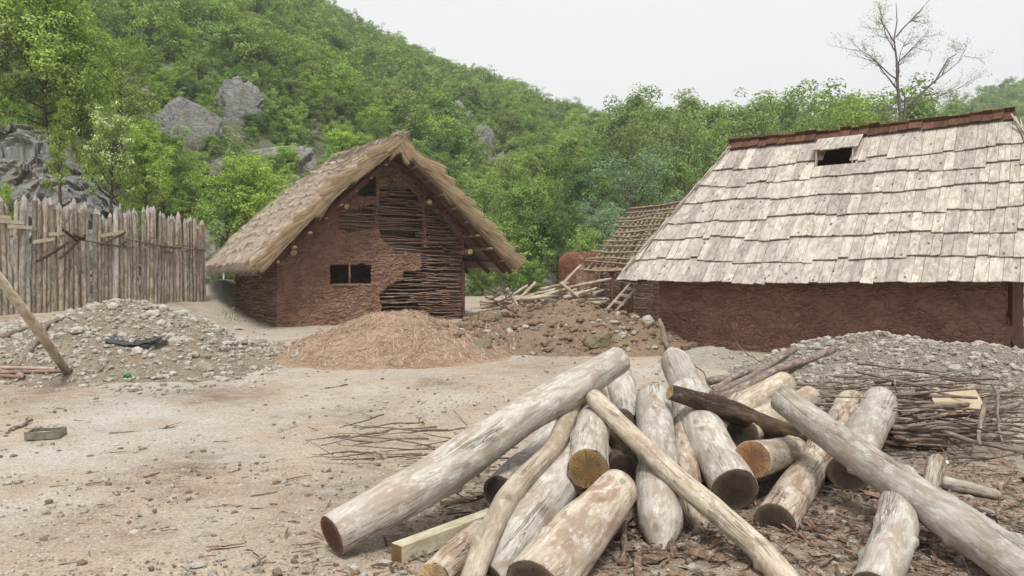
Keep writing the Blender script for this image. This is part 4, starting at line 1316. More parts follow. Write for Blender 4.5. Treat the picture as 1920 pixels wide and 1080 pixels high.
    mb = MB(); mb.tube(hp3(np.array([tm, tm + .01, tm]), .0, np.array([z0 - .05, (z0 + z1) / 2, z1 + .05])), .03, 8, rough=.1); mb.build('window_post', M['pole'], root)
    mb = MB(); mb.box(hp3((t0 + t1) / 2 + .05, -.01, z0 - .04), np.append(HE * (t1 - t0) / 2, 0), np.append(HD * .05, 0), np.array([0, 0, .03])); mb.build('window_sill', M['pole'], root, smooth=False)
    # ---- roof
    s0 = -.9
    zA = 5.78
    def ridge_z(s): return zA + .05 * s - .02
    def send(q): return 5.35 + (9.0 - 5.35) * q ** 1.0        # back edge: hip
    rows, cols = 150, 150
    for side in (-1, 1):
        te = EL if side < 0 else ER
        zE = 2.2 if side < 0 else 2.30
        Q, U = np.meshgrid(np.linspace(0, 1, rows), np.linspace(0, 1, cols), indexing='ij')
        Sx = s0 + .05 * np.sin(Q * 40) * 0 + (send(Q) - s0) * U
        Tt = AP + (te - AP) * Q
        zr = ridge_z(Sx) * (1 - Q) + zE * Q + (.24 if side < 0 else .12) * np.sin(Q * np.pi)
        qq = Q * 10 + .9 * fbm2(Sx, Q * 5, 1.6, 4, 5) + .0 * U
        saw = (qq % 1.0)
        lump = .05 * saw ** 1.5 * (1 + .8 * fbm2(Sx, Q * 5, 1.1, 2, 3)) + .11 * fbm2(Sx, Q * 5, 2.3, 4, 8 + side) + .045 * fbm2(Sx * 2.5, Q * 5, 4.0, 3, 2)
        lump = lump + .10 * np.clip(1 - Q / .06, 0, 1)       # ridge roll
        edge = np.clip((1 - Q) / .05, 0, 1)
        nrm_t, nrm_z = side * math.sin(R(44.5)), math.cos(R(44.5))
        th = .0
        top = hp3(Tt + nrm_t * (lump + th), Sx, zr + nrm_z * (lump + th))
        thick = .24
        bot = hp3(Tt - nrm_t * thick * (.85 + .15 * Q), Sx, zr - nrm_z * thick)
        mb = MB()
        lc = np.stack([Sx * 1.0, Q * 5.3, 0 * Q], 2)
        tn = np.clip(.55 + .35 * fbm2(Sx, Q * 5, 3, 3, 1) - .25 * (saw < .15), .05, 1)
        mb.grid(top, lc=lc, tint=tn, flip=side > 0)
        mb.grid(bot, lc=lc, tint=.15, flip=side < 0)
        for arrt, arrb, fl in ((top[:, 0], bot[:, 0], side < 0), (top[:, -1], bot[:, -1], side > 0), (top[-1], bot[-1], side > 0)):
            mb.grid(np.stack([arrt, arrt * .5 + arrb * .5, arrb], 0), lc=np.stack([arrt, arrb, arrb], 0), tint=.45, flip=fl)
        # straw blades lying down the slope
        nb = 15000 if side < 0 else 3000
        for k in range(nb):
            q = rng.uniform(0, 1) ** .95; u = rng.uniform(0, 1)
            i = min(int(q * (rows - 1)), rows - 4); j = min(int(u * (cols - 1)), cols - 2)
            p0 = top[i, j] + rng.normal(0, .02, 3)
            dq = top[min(i + 6, rows - 1), j] - top[i, j]
            ln = np.linalg.norm(dq)
            if ln < 1e-4: continue
            dq = dq / ln
            L = rng.uniform(.12, .36)
            n_ = np.append(HE * nrm_t, nrm_z)
            d = dq + np.append(HD, 0) * rng.normal(0, .16) + n_ * rng.uniform(.02, .26)
            wv = np.append(HD, 0) * rng.uniform(.004, .012)
            a = p0 + n_ * .004; b = a + d * L
            mb.add([a - wv, a + wv, b + wv * .4, b - wv * .4], [(0, 1, 2, 3)], lc=np.stack([a, a, b, b]), tint=rng.uniform(.15, 1))
        mb.build('thatch_slope', M['thatch'], root, smooth=False)
        # ---- verge: bundles of straw slanting down along the gable edge
        mb = MB()
        nbun = 11
        for k in range(nbun):
            qa = (k + .1) / nbun
            for w_ in range(420):
                q = qa + rng.uniform(-.03, .075)
                q = min(max(q, 0.0), .995)
                i = min(int(q * (rows - 1)), rows - 1)
                f = rng.uniform(0, 1)
                p = top[i, 0] * (1 - f) + bot[i, 0] * f
                dq = top[min(i + 8, rows - 1), 0] - top[max(i - 8, 0), 0]; dq /= np.linalg.norm(dq)
                n_ = np.append(HE * nrm_t, nrm_z)
                fan = (f - .5)
                d = dq - np.append(HD, 0) * rng.uniform(.0, .16) - n_ * (fan * .22 - .17) + rng.normal(0, .05, 3)
                L = max(.10, (qa + .118 - q) * 5.3 * rng.uniform(.82, 1.04))
                a = p - np.append(HD, 0) * (rng.uniform(0, .10) * (1 - abs(fan)) + .10 * (1 - (q - qa + .03) / .12)) ; b = a + d * L
                wv = n_ * rng.uniform(.003, .008)
                mb.add([a - wv, a + wv, b + wv * .5, b - wv * .5], [(0, 1, 2, 3)], lc=np.stack([a, a, b, b]), tint=rng.uniform(.1, 1) * (1 - .35 * f))
        mb.build('verge_thatch', M['straw'], root, smooth=False)
        # eave fringe
        mb = MB()
        for k in range(2600):
            u = rng.uniform(0, 1); j = min(int(u * (cols - 1)), cols - 1)
            f = rng.uniform(0, 1)
            p = top[-1, j] * (1 - f) + bot[-1, j] * f
            dq = top[-1, j] - top[-8, j]; dq /= np.linalg.norm(dq)
            d = dq + np.array([0, 0, -.25]) + rng.normal(0, .12, 3)
            b = p + d * rng.uniform(.08, .22); wv = np.append(HD, 0) * rng.uniform(.004, .009)
            mb.add([p - wv, p + wv, b + wv * .5, b - wv * .5], [(0, 1, 2, 3)], lc=np.stack([p, p, b, b]), tint=rng.uniform(.1, .9))
        mb.build('eave_fringe', M['thatch'], root, smooth=False)
        # ---- rafters under the verge, battens and purlin ends
        for sr, dz in ((s0 + .16, -.40), (s0 + .55, -.38), (.7, -.38), (2.2, -.38)):
            a = hp3(AP - side * .05, sr, zA + dz); b = hp3(te - side * .04, sr, zE + dz + .06)
            v = (b - a) / 2
            n_ = np.append(HE * nrm_t, nrm_z)
            mb = MB(); mb.box((a + b) / 2, v, np.append(HD, 0) * .045, n_ * .06); mb.build('rafter', M['beam'], root, smooth=False)
        for k in range(9):
            q = .07 + k * .108
            c0 = hp3(AP + (te - AP) * q - nrm_t * .33, s0 - .13 - rng.uniform(0, .1), (zA * (1 - q) + zE * q) - nrm_z * .33)
            c1 = hp3(AP + (te - AP) * q - nrm_t * .33, 4.6, (zA * (1 - q) + zE * q) - nrm_z * .33 + .2)
            mb = MB(); mb.tube([c0, c1], rng.uniform(.03, .046), 9, tint=rng.uniform(.3, .7), rough=.08); b_ = mb.build('batten', M['beam' if rng.random() < .6 else 'pole'], root)
    # straw ridge cap
    mb = MB()
    for k in range(2600):
        s = rng.uniform(s0 - .12, 5.3); side = rng.choice([-1, 1])
        a = hp3(AP + side * rng.uniform(-.03, .10), s, ridge_z(s) + rng.uniform(.02, .16))
        d = np.append(HE * side * rng.uniform(.3, .9), -rng.uniform(.15, .7)) - np.append(HD, 0) * rng.uniform(-.3, .5)
        b = a + d * rng.uniform(.2, .5); wv = np.append(HD, 0) * rng.uniform(.005, .011)
        mb.add([a - wv, a + wv, b + wv * .4, b - wv * .4], [(0, 1, 2, 3)], lc=np.stack([a, a, b, b]), tint=rng.uniform(.2, 1))
    for k in range(300):          # straw beak over the gable apex
        a = hp3(AP + rng.normal(0, .06), s0 + rng.uniform(0, .5), ridge_z(s0) + rng.uniform(.0, .17))
        d = -np.append(HD, 0) * 1.0 + np.array([0, 0, rng.normal(.12, .12)]) + np.append(HE, 0) * rng.normal(.1, .15)
        b = a + d * rng.uniform(.2, .42); wv = np.array([0, 0, 1]) * rng.uniform(.004, .009)
        mb.add([a - wv, a + wv, b + wv * .5, b - wv * .5], [(0, 1, 2, 3)], lc=np.stack([a, a, b, b]), tint=rng.uniform(.1, 1))
    mb.build('ridge_straw', M['thatch'], root, smooth=False)
    # closing hip at the back
    mb = MB()
    A = hp3(AP, 5.33, ridge_z(5.3) - .05); B = hp3(EL + .05, 8.95, 2.0); C = hp3(ER - .05, 8.95, 2.1)
    nn = 24
    g = np.zeros((nn, nn, 3))
    for i in range(nn):
        for j in range(nn):
            g[i, j] = A * (1 - i / (nn - 1)) + (B * (1 - j / (nn - 1)) + C * j / (nn - 1)) * i / (nn - 1)
    mb.grid(g, tint=.5); mb.build('thatch_hip', M['thatch'], root)
    # heavy round purlin ends sticking out of the gable
    for (px, py, r) in [(551, 474, .085), (650, 387, .075), (882, 472, .085), (806, 379, .075)]:
        t, z = px2hut(px, py, -.62)
        mb = MB(); mb.tube([hp3(t, -.62, z), hp3(t, .3, z)], [r, r * 1.05], 14, rough=.06, caps=False); o = mb.build('purlin', M['pole'], root)
        f = MB(); cs = hp3(t, -.616, z); an = np.linspace(0, 2 * np.pi, 14, endpoint=False)
        ring = [cs + np.append(HE, 0) * r * .98 * math.cos(q) + np.array([0, 0, 1]) * r * .98 * math.sin(q) for q in an]
        f.add([cs] + ring, [(0, 1 + k, 1 + (k + 1) % 14) for k in range(14)], [(0, 0, .01)] + [(r * math.cos(q), r * math.sin(q), .01) for q in an])
        q_ = f.build('cut_end', M['cut_pale'], root, smooth=False); q_.parent = o
    for t in (HW - .02,):
        mb = MB(); zt = 2.3
        mb.tube(hp3(np.array([t, t, t]), .02, np.array([.1, 1.2, zt])), .06, 9, rough=.1); mb.build('corner_post', M['beam'], root)
thatched_hut()

# ------------------------------------------------------------------ shingled house
RE = np.array([0.795, -0.607]); RE = RE / np.linalg.norm(RE)      # along the ridge, left to right
RN = np.array([RE[1], -RE[0]])                                     # toward the camera
RO = np.array([5.39, 18.0])
def rp(t, n, z):
    t, n, z = np.broadcast_arrays(np.asarray(t, float), np.asarray(n, float), np.asarray(z, float))
    return np.stack([RO[0] + RE[0] * t + RN[0] * n, RO[1] + RE[1] * t + RN[1] * n, z], -1)

def shingle_house():
    T0, T1, WN = -0.69, 5.69, 2.6
    EN, ZE, ZR = 3.22, 1.74, 4.98
    root = empty('shingle_house', tuple(rp(2.5, 0, .3)), 'house with a broad pale shingle roof over low red clay walls', 'house')
    # walls
    mb = MB()
    def wall(a, b, nrm, k):
        L = np.linalg.norm(np.subtract(b, a)); n = int(L / .045)
        U, ZZ = np.meshgrid(np.linspace(0, 1, n), np.linspace(0, 2.06, 46))
        x = a[0] + (b[0] - a[0]) * U; y = a[1] + (b[1] - a[1]) * U
        dd = .035 * fbm2(U * L, ZZ * 1.7, 2.2, 4, k) + .03 * fbm2(U * L, ZZ * 2.2, 8, 3, k + 4)
        mb.grid(np.stack([x + nrm[0] * dd, y + nrm[1] * dd, ZZ], 2), lc=np.stack([U * L, 0 * U + k * 7, ZZ], 2))
    c = [rp(T0, WN, 0)[:2], rp(T1, WN, 0)[:2], rp(T1, -WN, 0)[:2], rp(T0, -WN, 0)[:2]]
    wall(c[0], c[1], RN, 1)
    wall(c[2], c[3], -RN, 2); wall(c[3], c[0], -RE, 3)
    # right end wall with a doorway
    cA = rp(T1, WN - .42, 0)[:2]; cB = rp(T1, WN - 1.3, 0)[:2]
    wall(c[1], cA, RE, 4); wall(cB, c[2], RE, 5)
    mb.build('clay_wall', M['daub_dark'], root)
    mb = MB(); U, ZZ = np.meshgrid(np.linspace(0, 1, 20), np.linspace(0, 1.1, 24))
    p = rp(T1, WN - .42 - .88 * U, ZZ); p[:, :, :2] += RE * (.03 * fbm2(U, ZZ, 6, 3, 4))[:, :, None]
    mb.grid(p, lc=np.stack([U, 0 * U, ZZ], 2)); mb.build('low_clay_wall', M['daub_dark'], root)
    for n_ in (WN - .85, WN - 1.25):
        mb = MB(); mb.box(rp(T1 - .03, n_, 1.5), np.append(RE * .05, 0), np.append(RN * .05, 0), np.array([0, 0, .55])); mb.build('door_post', M['beam'], root, smooth=False)

    # roof planes
    up = lambda q: (EN * (1 - q), ZE + (ZR - ZE) * q)
    shade = MB()
    def shingles(mb, pt, nvec, tl, tr, rows=(0, .14, .28, .41, .56, .685, .80, 1.0), hole=None, wid=(.155, .235)):
        """pt(t, q) -> point on the roof plane; nvec outward normal; tl/tr(q) end lines"""
        nv = np.asarray(nvec)
        for r in range(len(rows) - 1):
            q0 = rows[r] - .012; q1 = min(rows[r + 1] + .035, 1.0)
            t = tl(q0) - .1
            jit = 0.0; ph = rng.uniform(0, 6.28, 3)
            while t < tr(max(q0, 0)) + .05:
                w_ = rng.uniform(*wid)
                if rng.random() < .3: jit = rng.normal(0, .010)
                wav = .009 * math.sin(t * 1.3 + ph[0]) + .006 * math.sin(t * 3.1 + ph[1])
                ta, tb = t + .003, t + w_ - .003
                qa = q0 + (jit + wav if r else .25 * (jit + wav)) + rng.normal(0, .002); qb = min(q1, 1.0)
                t += w_
                A0, B0 = max(ta, tl(qa) - .04), min(tb, tr(qa) + .04)
                A1, B1 = max(ta, tl(qb) - .03), min(tb, tr(qb) + .03)
                if B0 - A0 < .02: continue
                if B1 - A1 < .002:
                    # narrow top end: shorten the board to the hip line
                    mid = (A1 + B1) / 2; A1, B1 = mid - .001, mid + .001
                if hole and r >= hole[4]:
                    tm = (ta + tb) / 2
                    if hole[0] < tm < hole[1]:
                        if qa > hole[2] - .03: continue
                        qb = min(qb, hole[2])
                base_h = .075 + rng.uniform(-.006, .012); top_h = .022
                th = .022
                kk = rng.normal(0, .006) + (.02 if rng.random() < .06 else 0)
                a0, b0 = pt(A0, qa), pt(B0, qa); a1, b1 = pt(A1, qb), pt(B1, qb)
                V = [a0 + nv * (base_h - th + kk), b0 + nv * (base_h - th - kk), b1 + nv * (top_h - th), a1 + nv * (top_h - th),
                     a0 + nv * (base_h + kk), b0 + nv * (base_h - kk), b1 + nv * top_h, a1 + nv * top_h]
                o = rng.uniform(0, 80, 3)
                L = np.linalg.norm(a1 - a0)
                lc = np.array([[0, 0, 0], [B0 - A0, 0, 0], [B0 - A0, 0, L], [0, 0, L]] * 2) + o
                lc[4:, 1] += th
                mb.add(V, [(0, 3, 2, 1), (4, 5, 6, 7), (0, 1, 5, 4), (1, 2, 6, 5), (2, 3, 7, 6), (3, 0, 4, 7)], lc, np.clip(rng.normal(.58, .3), 0, 1.0))
    TL0, TR0, TL1, TR1 = -1.33, 6.95, 0.0, 5.62
    tl = lambda q: TL0 + (TL1 - TL0) * q
    tr = lambda q: TR0 + (TR1 - TR0) * q
    sag = lambda t: -.035 * np.sin(np.clip((t + 1.3) / 8.2, 0, 1) * np.pi)
    fp = lambda t, q: rp(t, EN * (1 - q), ZE + (ZR - ZE) * q + sag(t))
    bp = lambda t, q: rp(t, -EN * (1 - q), ZE + (ZR - ZE) * q)
    Ls = math.hypot(EN, ZR - ZE)
    nf = np.append(RN * (ZR - ZE) / Ls, EN / Ls); nb = np.append(-RN * (ZR - ZE) / Ls, EN / Ls)
    HOLE = (2.14, 2.84, .775, .90, 5)
    mb = MB(); shingles(mb, fp, nf, tl, tr, hole=HOLE)
    mb.build('shingle_slope', M['shingle'], root, smooth=False)
    mb = MB(); shingles(mb, bp, nb, tl, tr); mb.build('shingle_slope', M['shingle'], root, smooth=False)
    # hip ends: t runs along n
    lp = lambda t, q: rp(TL0 + (TL1 - TL0) * q, t, ZE + (ZR - ZE) * q)
    rpn = lambda t, q: rp(TR0 + (TR1 - TR0) * q, -t, ZE + (ZR - ZE) * q)
    hl = math.hypot(TL1 - TL0, ZR - ZE)
    nl = np.append(-RE * (ZR - ZE) / hl, (TL1 - TL0) / hl); nr = np.append(RE * (ZR - ZE) / hl, (TL1 - TL0) / hl)
    hq = lambda q: -EN * (1 - q); hq2 = lambda q: EN * (1 - q)
    for f_, n_ in ((lp, nl), (rpn, nr)):
        mb = MB(); shingles(mb, f_, n_, hq, hq2); mb.build('shingle_hip', M['shingle'], root, smooth=False)
    # board lining under the shingles (open at the smoke hole)
    mb = MB()
    qs = np.array([0.0, .25, .5, .775, .90, 1.0]); us = np.array([0, .15, .3, .42, .5, .6, .8, 1.0])
    def lining(f, l, r, hole):
        Q = qs
        if hole:
            tsx = [None]
        g = np.zeros((len(Q), 9, 3))
        for i, q in enumerate(Q):
            a, b = l(q), r(q)
            tt_ = np.array([a, a * .6 + 2.14 * .4, 2.14, 2.5, 2.84, 3.6, 4.4, b - .2, b]) if hole else np.linspace(a, b, 9)
            for j, t in enumerate(np.sort(tt_)):
                g[i, j] = f(t, q)
        k = np.ones((len(Q) - 1, 8), bool)
        if hole:
            k[3, 2:4] = False
        mb.grid(g, keep=k)
    lining(fp, tl, tr, True); lining(bp, tl, tr, False); lining(lp, hq, hq2, False); lining(rpn, hq, hq2, False)
    mb.build('roof_lining', M['beam'], root, smooth=False)
    # ridge boards
    mb = MB()
    t = -.12; k = 0
    while t < TR1 - .02:
        w_ = min(rng.uniform(.16, .27), TR1 + .06 - t)
        for s in (1, -1):
            n_ = nf if s > 0 else nb
            c = rp(t + w_ / 2, s * .055, ZR + .07 + rng.uniform(-.02, .035) + (0.0 if s > 0 else .0) + sag(t))
            sl = np.append(-s * RN * EN / Ls, (ZR - ZE) / Ls)
            mb.box(c, np.append(RE * (w_ / 2 - .003), 0), sl * .165, n_ * .012, tint=rng.uniform(.1, .9))
        t += w_
    mb.build('ridge_board', M['ridge'], root, smooth=False)
    # smoke hole hood
    d = MB()
    hh = .055
    eave_pt = lambda t, q, l: fp(t, q) + np.array([0, 0, 1]) * l
    tops = .965
    x0, x1 = 2.02, 2.96
    t = x0
    lidz = lambda f: (fp(0, 0) * 0)
    while t < x1 - .02:
        w_ = min(rng.uniform(.15, .22), x1 - t)
        a = fp(t + w_ / 2, tops) + nf * .11
        b = fp(t + w_ / 2, .865) + nf * .11 + np.append(RN, 0) * .24 + np.array([0, 0, -.01 + rng.normal(0, .008)])
        v = (b - a) / 2
        nn = np.cross(np.append(RE, 0), v); nn /= np.linalg.norm(nn)
        d.box((a + b) / 2, np.append(RE * (w_ / 2 - .004), 0), v, nn * .012, tint=rng.uniform(.3, .9))
        t += w_
    hood = d.build('smoke_hole_hood', M['shingle'], root, smooth=False)
    for t in (2.12, 2.86):
        d = MB()
        pA = fp(t, .95) + nf * .02; pB = fp(t, .765) + nf * .02
        pC = fp(t, .865) + nf * .10 + np.append(RN, 0) * .20 + np.array([0, 0, 0.0])
        e_ = np.append(RE, 0) * .012
        d.add([pA - e_, pB - e_, pC - e_, pA + e_, pB + e_, pC + e_], [(0, 1, 2), (3, 5, 4), (0, 3, 4, 1), (1, 4, 5, 2), (2, 5, 3, 0)], tint=.5)
        q_ = d.build('hood_cheek', M['shingle'], root, smooth=False)
    # round rafter ends under the eave
    for t in np.arange(-.5, 6.6, .62):
        c0 = rp(t, EN - .16, ZE + .02); c1 = rp(t, 1.6, ZE + .02 + 1.55 * .98)
        d = MB(); d.tube([c0, c1], .06, 10, rough=.06); d.build('rafter', M['pole'], root)
    for n_, tt_ in ((WN - .12, (T0, T1)), (-WN + .12, (T0, T1))):
        d = MB(); d.tube([rp(tt_[0] - .1, n_, 2.08), rp(tt_[1] + .1, n_, 2.08)], .08, 10); d.build('wall_plate', M['pole'], root)
    # hip boards
    for (a, b) in ((rp(TR1, 0, ZR + .06), rp(TR0, EN, ZE + .10)), (rp(TL1, 0, ZR + .06), rp(TL0, EN, ZE + .09))):
        d = MB(); v = (b - a) / 2
        s_ = np.cross(v, [0, 0, 1]); s_ /= np.linalg.norm(s_); u_ = np.cross(s_, v); u_ /= np.linalg.norm(u_)
        d.box((a + b) / 2, v, s_ * .03, u_ * .015, tint=.6); d.build('hip_board', M['shingle'], root, smooth=False)
shingle_house()

# ------------------------------------------------------------------ lattice roofed hut, clay block, ladder, pole heap
def lattice_hut():
    root = empty('lattice_hut', tuple(P(1180, 590, 21.5)), 'unfinished hut with a bare lattice roof of sticks and wattle walls', 'hut')
    eL, eR = P(1098, 503, 20.6), P(1300, 512, 19.6)
    rL, rR = P(1188, 392, 23.0), P(1330, 372, 22.4)
    # battens, then rafters beneath
    nB = 13
    for k in range(nB):
        f = k / (nB - 1)
        a = eL * (1 - f) + rL * f; b = eR * (1 - f) + rR * f
        a = a + np.array([rng.uniform(-.25, .05), 0, rng.normal(0, .02)])
        n = 12; t = np.linspace(0, 1, n)[:, None]
        pts = a * (1 - t) + b * t
        pts = pts + np.stack([np.zeros(n), .04 * vn(np.stack([t[:, 0] * 5, np.full(n, k * 3.3), t[:, 0] * 0], 1)), .045 * vn(np.stack([t[:, 0] * 5, np.full(n, k * 7.7), t[:, 0] * 0], 1))], 1)
        mb = MB(); mb.tube(pts, np.linspace(.034, .024, n), 7, rough=.15, tint=rng.uniform(.3, .9)); mb.build('batten', M['wattle_grey'], root)
    for k in range(18):
        f = k / 17
        a = eL * (1 - f) + eR * f + np.array([0, .06, -.07]); b = rL * (1 - f) + rR * f + np.array([0, .06, -.07])
        a = a + np.array([rng.normal(0, .05), 0, 0])
        mb = MB(); mb.tube([a, (a + b) / 2 + rng.normal(0, .03, 3), b], [.045, .04, .035], 8, rough=.12, tint=rng.uniform(.3, .8)); mb.build('rafter', M['wattle_grey'], root)
    # far roof slope, seen through the gaps
    fl, fr = rL + np.array([.4, 2.6, -1.7]), rR + np.array([.4, 2.6, -1.7])
    for k in range(9):
        f = k / 8
        a = rL * (1 - f) + fl * f + [0, .1, 0]; b = rR * (1 - f) + fr * f + [0, .1, 0]
        mb = MB(); mb.tube([a, b], .028, 6, tint=.3); mb.build('batten', M['wattle'], root)
    for k in range(8):
        f = k / 7
        a = rL * (1 - f) + rR * f; b = fl * (1 - f) + fr * f
        mb = MB(); mb.tube([a + [0, .14, -.06], b + [0, .1, -.06]], .035, 6, tint=.3); mb.build('rafter', M['wattle'], root)
    # ridge pole
    mb = MB(); mb.tube([rL + [-.1, .05, -.06], rR + [.1, .05, -.06]], .05, 8); mb.build('ridge_pole', M['wattle_grey'], root)
    # wattle walls
    def wattle(a, b, top, part):
        mb = MB(); a = np.array(a); b = np.array(b); L = np.linalg.norm(b - a); d = (b - a) / L; nn = np.array([-d[1], d[0]])
        z = .45; row = 0
        while z < top:
            n = int(L / .08) + 6; q = np.linspace(-.05, L + .05, n)
            w_ = .035 * np.sin(q / .45 * np.pi + (row % 2) * np.pi)
            zz = z + .015 * fbm(np.stack([q * 3, q * 0 + row * 3.1, q * 0], 1), 2)
            mb.tube(np.stack([a[0] + d[0] * q + nn[0] * w_, a[1] + d[1] * q + nn[1] * w_, zz], 1), rng.uniform(.014, .022), 6, rough=.15, tint=rng.uniform(.1, .9))
            z += rng.uniform(.055, .085); row += 1
        for q in np.arange(0.1, L, .45):
            c = a + d * q
            mb.tube([(c[0], c[1], .3), (c[0], c[1], top + .1)], .028, 7, tint=.5)
        mb.build(part, M['wattle_grey'], root)
    A, B = P(1118, 560, 21.6)[:2], P(1255, 560, 20.6)[:2]
    wattle(A, P(1176, 560, 21.2)[:2], 1.95, 'wattle_wall'); wattle(P(1188, 560, 21.1)[:2], B, 1.95, 'wattle_wall')
    wattle(A, A + np.array([.9, 3.0]), 1.95, 'wattle_wall')
    mb = MB()
    c1, c2 = A + np.array([.05, 1.6]), B + np.array([.3, 1.4])
    X, Z = np.meshgrid(np.linspace(0, 1, 20), np.linspace(.3, 2.3, 20))
    mb.grid(np.stack([c1[0] + (c2[0] - c1[0]) * X, c1[1] + (c2[1] - c1[1]) * X + .05 * fbm2(X, Z, 4, 3, 3), Z], 2)); mb.build('clay_wall', M['daub_dark'], root)
    for px, D in ((1147, 20.4), (1182, 20.6), (1166, 21.4), (1240, 20.2)):
        g = P(px, 590, D); mb = MB(); mb.tube([(g[0], D, .3), (g[0] + .02, D, 1.3), (g[0], D, 2.12)], [.07, .06, .06], 9, rough=.08); mb.build('post', M['beam'], root)
    mb = MB(); mb.tube([P(1110, 505, 20.5), P(1260, 508, 20.0)], .055, 8); mb.build('wall_plate', M['wattle_grey'], root)
lattice_hut()

def clay_block():
    a, b = P(1050, 565, 22.6), P(1122, 565, 22.6)
    V, Fc = ICO4
    s = np.sign(V) * np.abs(V) ** .42
    s = s / np.maximum(1, np.max(np.abs(s), axis=1))[:, None]
    W = s * np.array([.62, .7, .72]) * (1 + .07 * fbm(V * 2.5, 4) + .03 * fbm(V * 9, 3))[:, None]
    c = np.array([(a[0] + b[0]) / 2 + .05, 22.9, 1.62 + .18])
    root = empty('clay_oven', (c[0], c[1], .8), 'square block of brown clay and straw beside the lattice hut', 'clay block')
    mb = MB(); mb.add(W + c, Fc, W); mb.build('clay_body', M['straw_clay'], root)
    mb = MB()
    for k in range(5200):
        th = rng.uniform(0, 6.28)
        p = V[rng.integers(len(V))]
        q = np.sign(p) * np.abs(p) ** .42; q = q / max(1, np.max(np.abs(q))); q = q * np.array([.63, .71, .73]) + c
        d = rng.normal(size=3); d -= p * d.dot(p); d /= np.linalg.norm(d); L = rng.uniform(.08, .2)
        w_ = np.cross(p, d) * rng.uniform(.005, .01)
        a_ = q + p * .03 - d * L; b_ = q + p * .03 + d * L
        mb.add([a_ - w_, a_ + w_, b_ + w_, b_ - w_], [(0, 1, 2, 3)], tint=rng.uniform(0, .6))
    mb.build('straw_cover', straw_mat('brown_straw', srgb(160, 116, 92), srgb(128, 86, 68), srgb(88, 58, 46)), root, smooth=False)
    for (x0, y0, x1, y1) in [(1083, 472, 1082, 447), (1114, 472, 1116, 455), (1126, 462, 1102, 436), (1090, 474, 1087, 455)]:
        make_stick(P(x0, y0, 22.8), P(x1, y1, 22.8), .025, .012, 'bare stick jutting from the top of the clay block', 'stick_grey', 'sticks above the clay block', .05, 7)
clay_block()

def ladder():
    root = empty('ladder', tuple(P(1160, 582, 16.8)), 'small pale wooden ladder leaning under the eave of the shingled house', 'ladder')
    A0, A1 = P(1143, 575, 16.6), P(1190, 524, 16.9)
    B0, B1 = P(1158, 580, 16.4), P(1209, 522, 16.6)
    for a, b in ((A0, A1), (B0, B1)):
        mb = MB(); mb.tube([a - (b - a) * .12, b + (b - a) * .05], .034, 7, tint=.7); mb.build('rail', M['log_pale'], root)
    for f in (.18, .42, .66, .88):
        a = A0 + (A1 - A0) * f; b = B0 + (B1 - B0) * f; v = (b - a)
        mb = MB(); mb.box((a + b) / 2, v * .62, np.array([0, .05, .02]), np.array([0, -.006, .016]), tint=.8); mb.build('rung', M['log_pale'], root, smooth=False)
ladder()

def pole_heap():
    lab = 'peeled pale pole in the heap between the two huts'
    for k in range(60):
        px = rng.uniform(935, 1105); D = rng.uniform(19.3, 20.6)
        f = 1 - abs(px - 1040) / 110
        z = 1.02 + rng.uniform(0, .60) * max(f, .12)
        c = np.array([(px - 960) / F * D, D, z])
        th = rng.normal(.35, .35); L = rng.uniform(.8, 1.7)
        v = np.array([math.cos(th), rng.normal(0, .5), math.sin(th) * .45]); v /= np.linalg.norm(v)
        r = rng.uniform(.035, .065)
        make_stick(c - v * L / 2, c + v * L / 2, r, r * .75, lab, 'log_pale' if rng.random() < .75 else 'log_warm', 'peeled poles in the heap', .03, 9, 'pole', 'pole', seg=8)
    for (x0, y0, x1, y1, D, r, lb) in [(1030, 555, 1090, 497, 19.6, .05, 'longest pole rising steeply out of the heap'),
                                       (950, 540, 972, 576, 19.0, .05, 'short thick pole slanting down at the left of the heap'),
                                       (1050, 530, 1085, 558, 19.2, .05, 'pole slanting down at the right of the heap'),
                                       (1060, 540, 1146, 523, 19.6, .045, 'long thin pole reaching right toward the lattice hut'),
                                       (930, 572, 990, 535, 19.8, .05, 'pale pole lying low at the left end of the heap')]:
        make_stick(P(x0, y0, D), P(x1, y1, D), r, r * .8, lb, 'log_pale', None, .02, 9, 'pole', 'pole', seg=9)
    for k in range(10):
        g = P(rng.uniform(895, 960), rng.uniform(545, 575), 18.3)
        th = rng.uniform(0, 3)
        make_stick(g, g + np.array([math.cos(th) * .3, .1, .1]), .03, .025, 'dark broken branch end in the dirt beside the pole heap', 'stick', 'broken branches by the pole heap', .05, 6)
pole_heap()

# ------------------------------------------------------------------ trees
LM = {
    'mid':    leaf_mat('mid_green_leaves', srgb(102, 128, 66), srgb(164, 192, 108)),
    'bright': leaf_mat('bright_spring_leaves', srgb(118, 150, 58), srgb(188, 212, 112)),
    'yellow': leaf_mat('yellow_green_leaves', srgb(112, 138, 62), srgb(176, 194, 110)),
    'dark':   leaf_mat('dark_green_leaves', srgb(70, 94, 56), srgb(122, 150, 90)),
    'olive':  leaf_mat('olive_budding_leaves', srgb(110, 128, 72), srgb(162, 178, 114)),
    'grey':   leaf_mat('grey_green_willow_leaves', srgb(104, 132, 98), srgb(160, 182, 144)),
    'flower': leaf_mat('leaves_with_white_blossom', srgb(100, 128, 54), srgb(166, 190, 108), tip=srgb(218, 224, 184)),
}

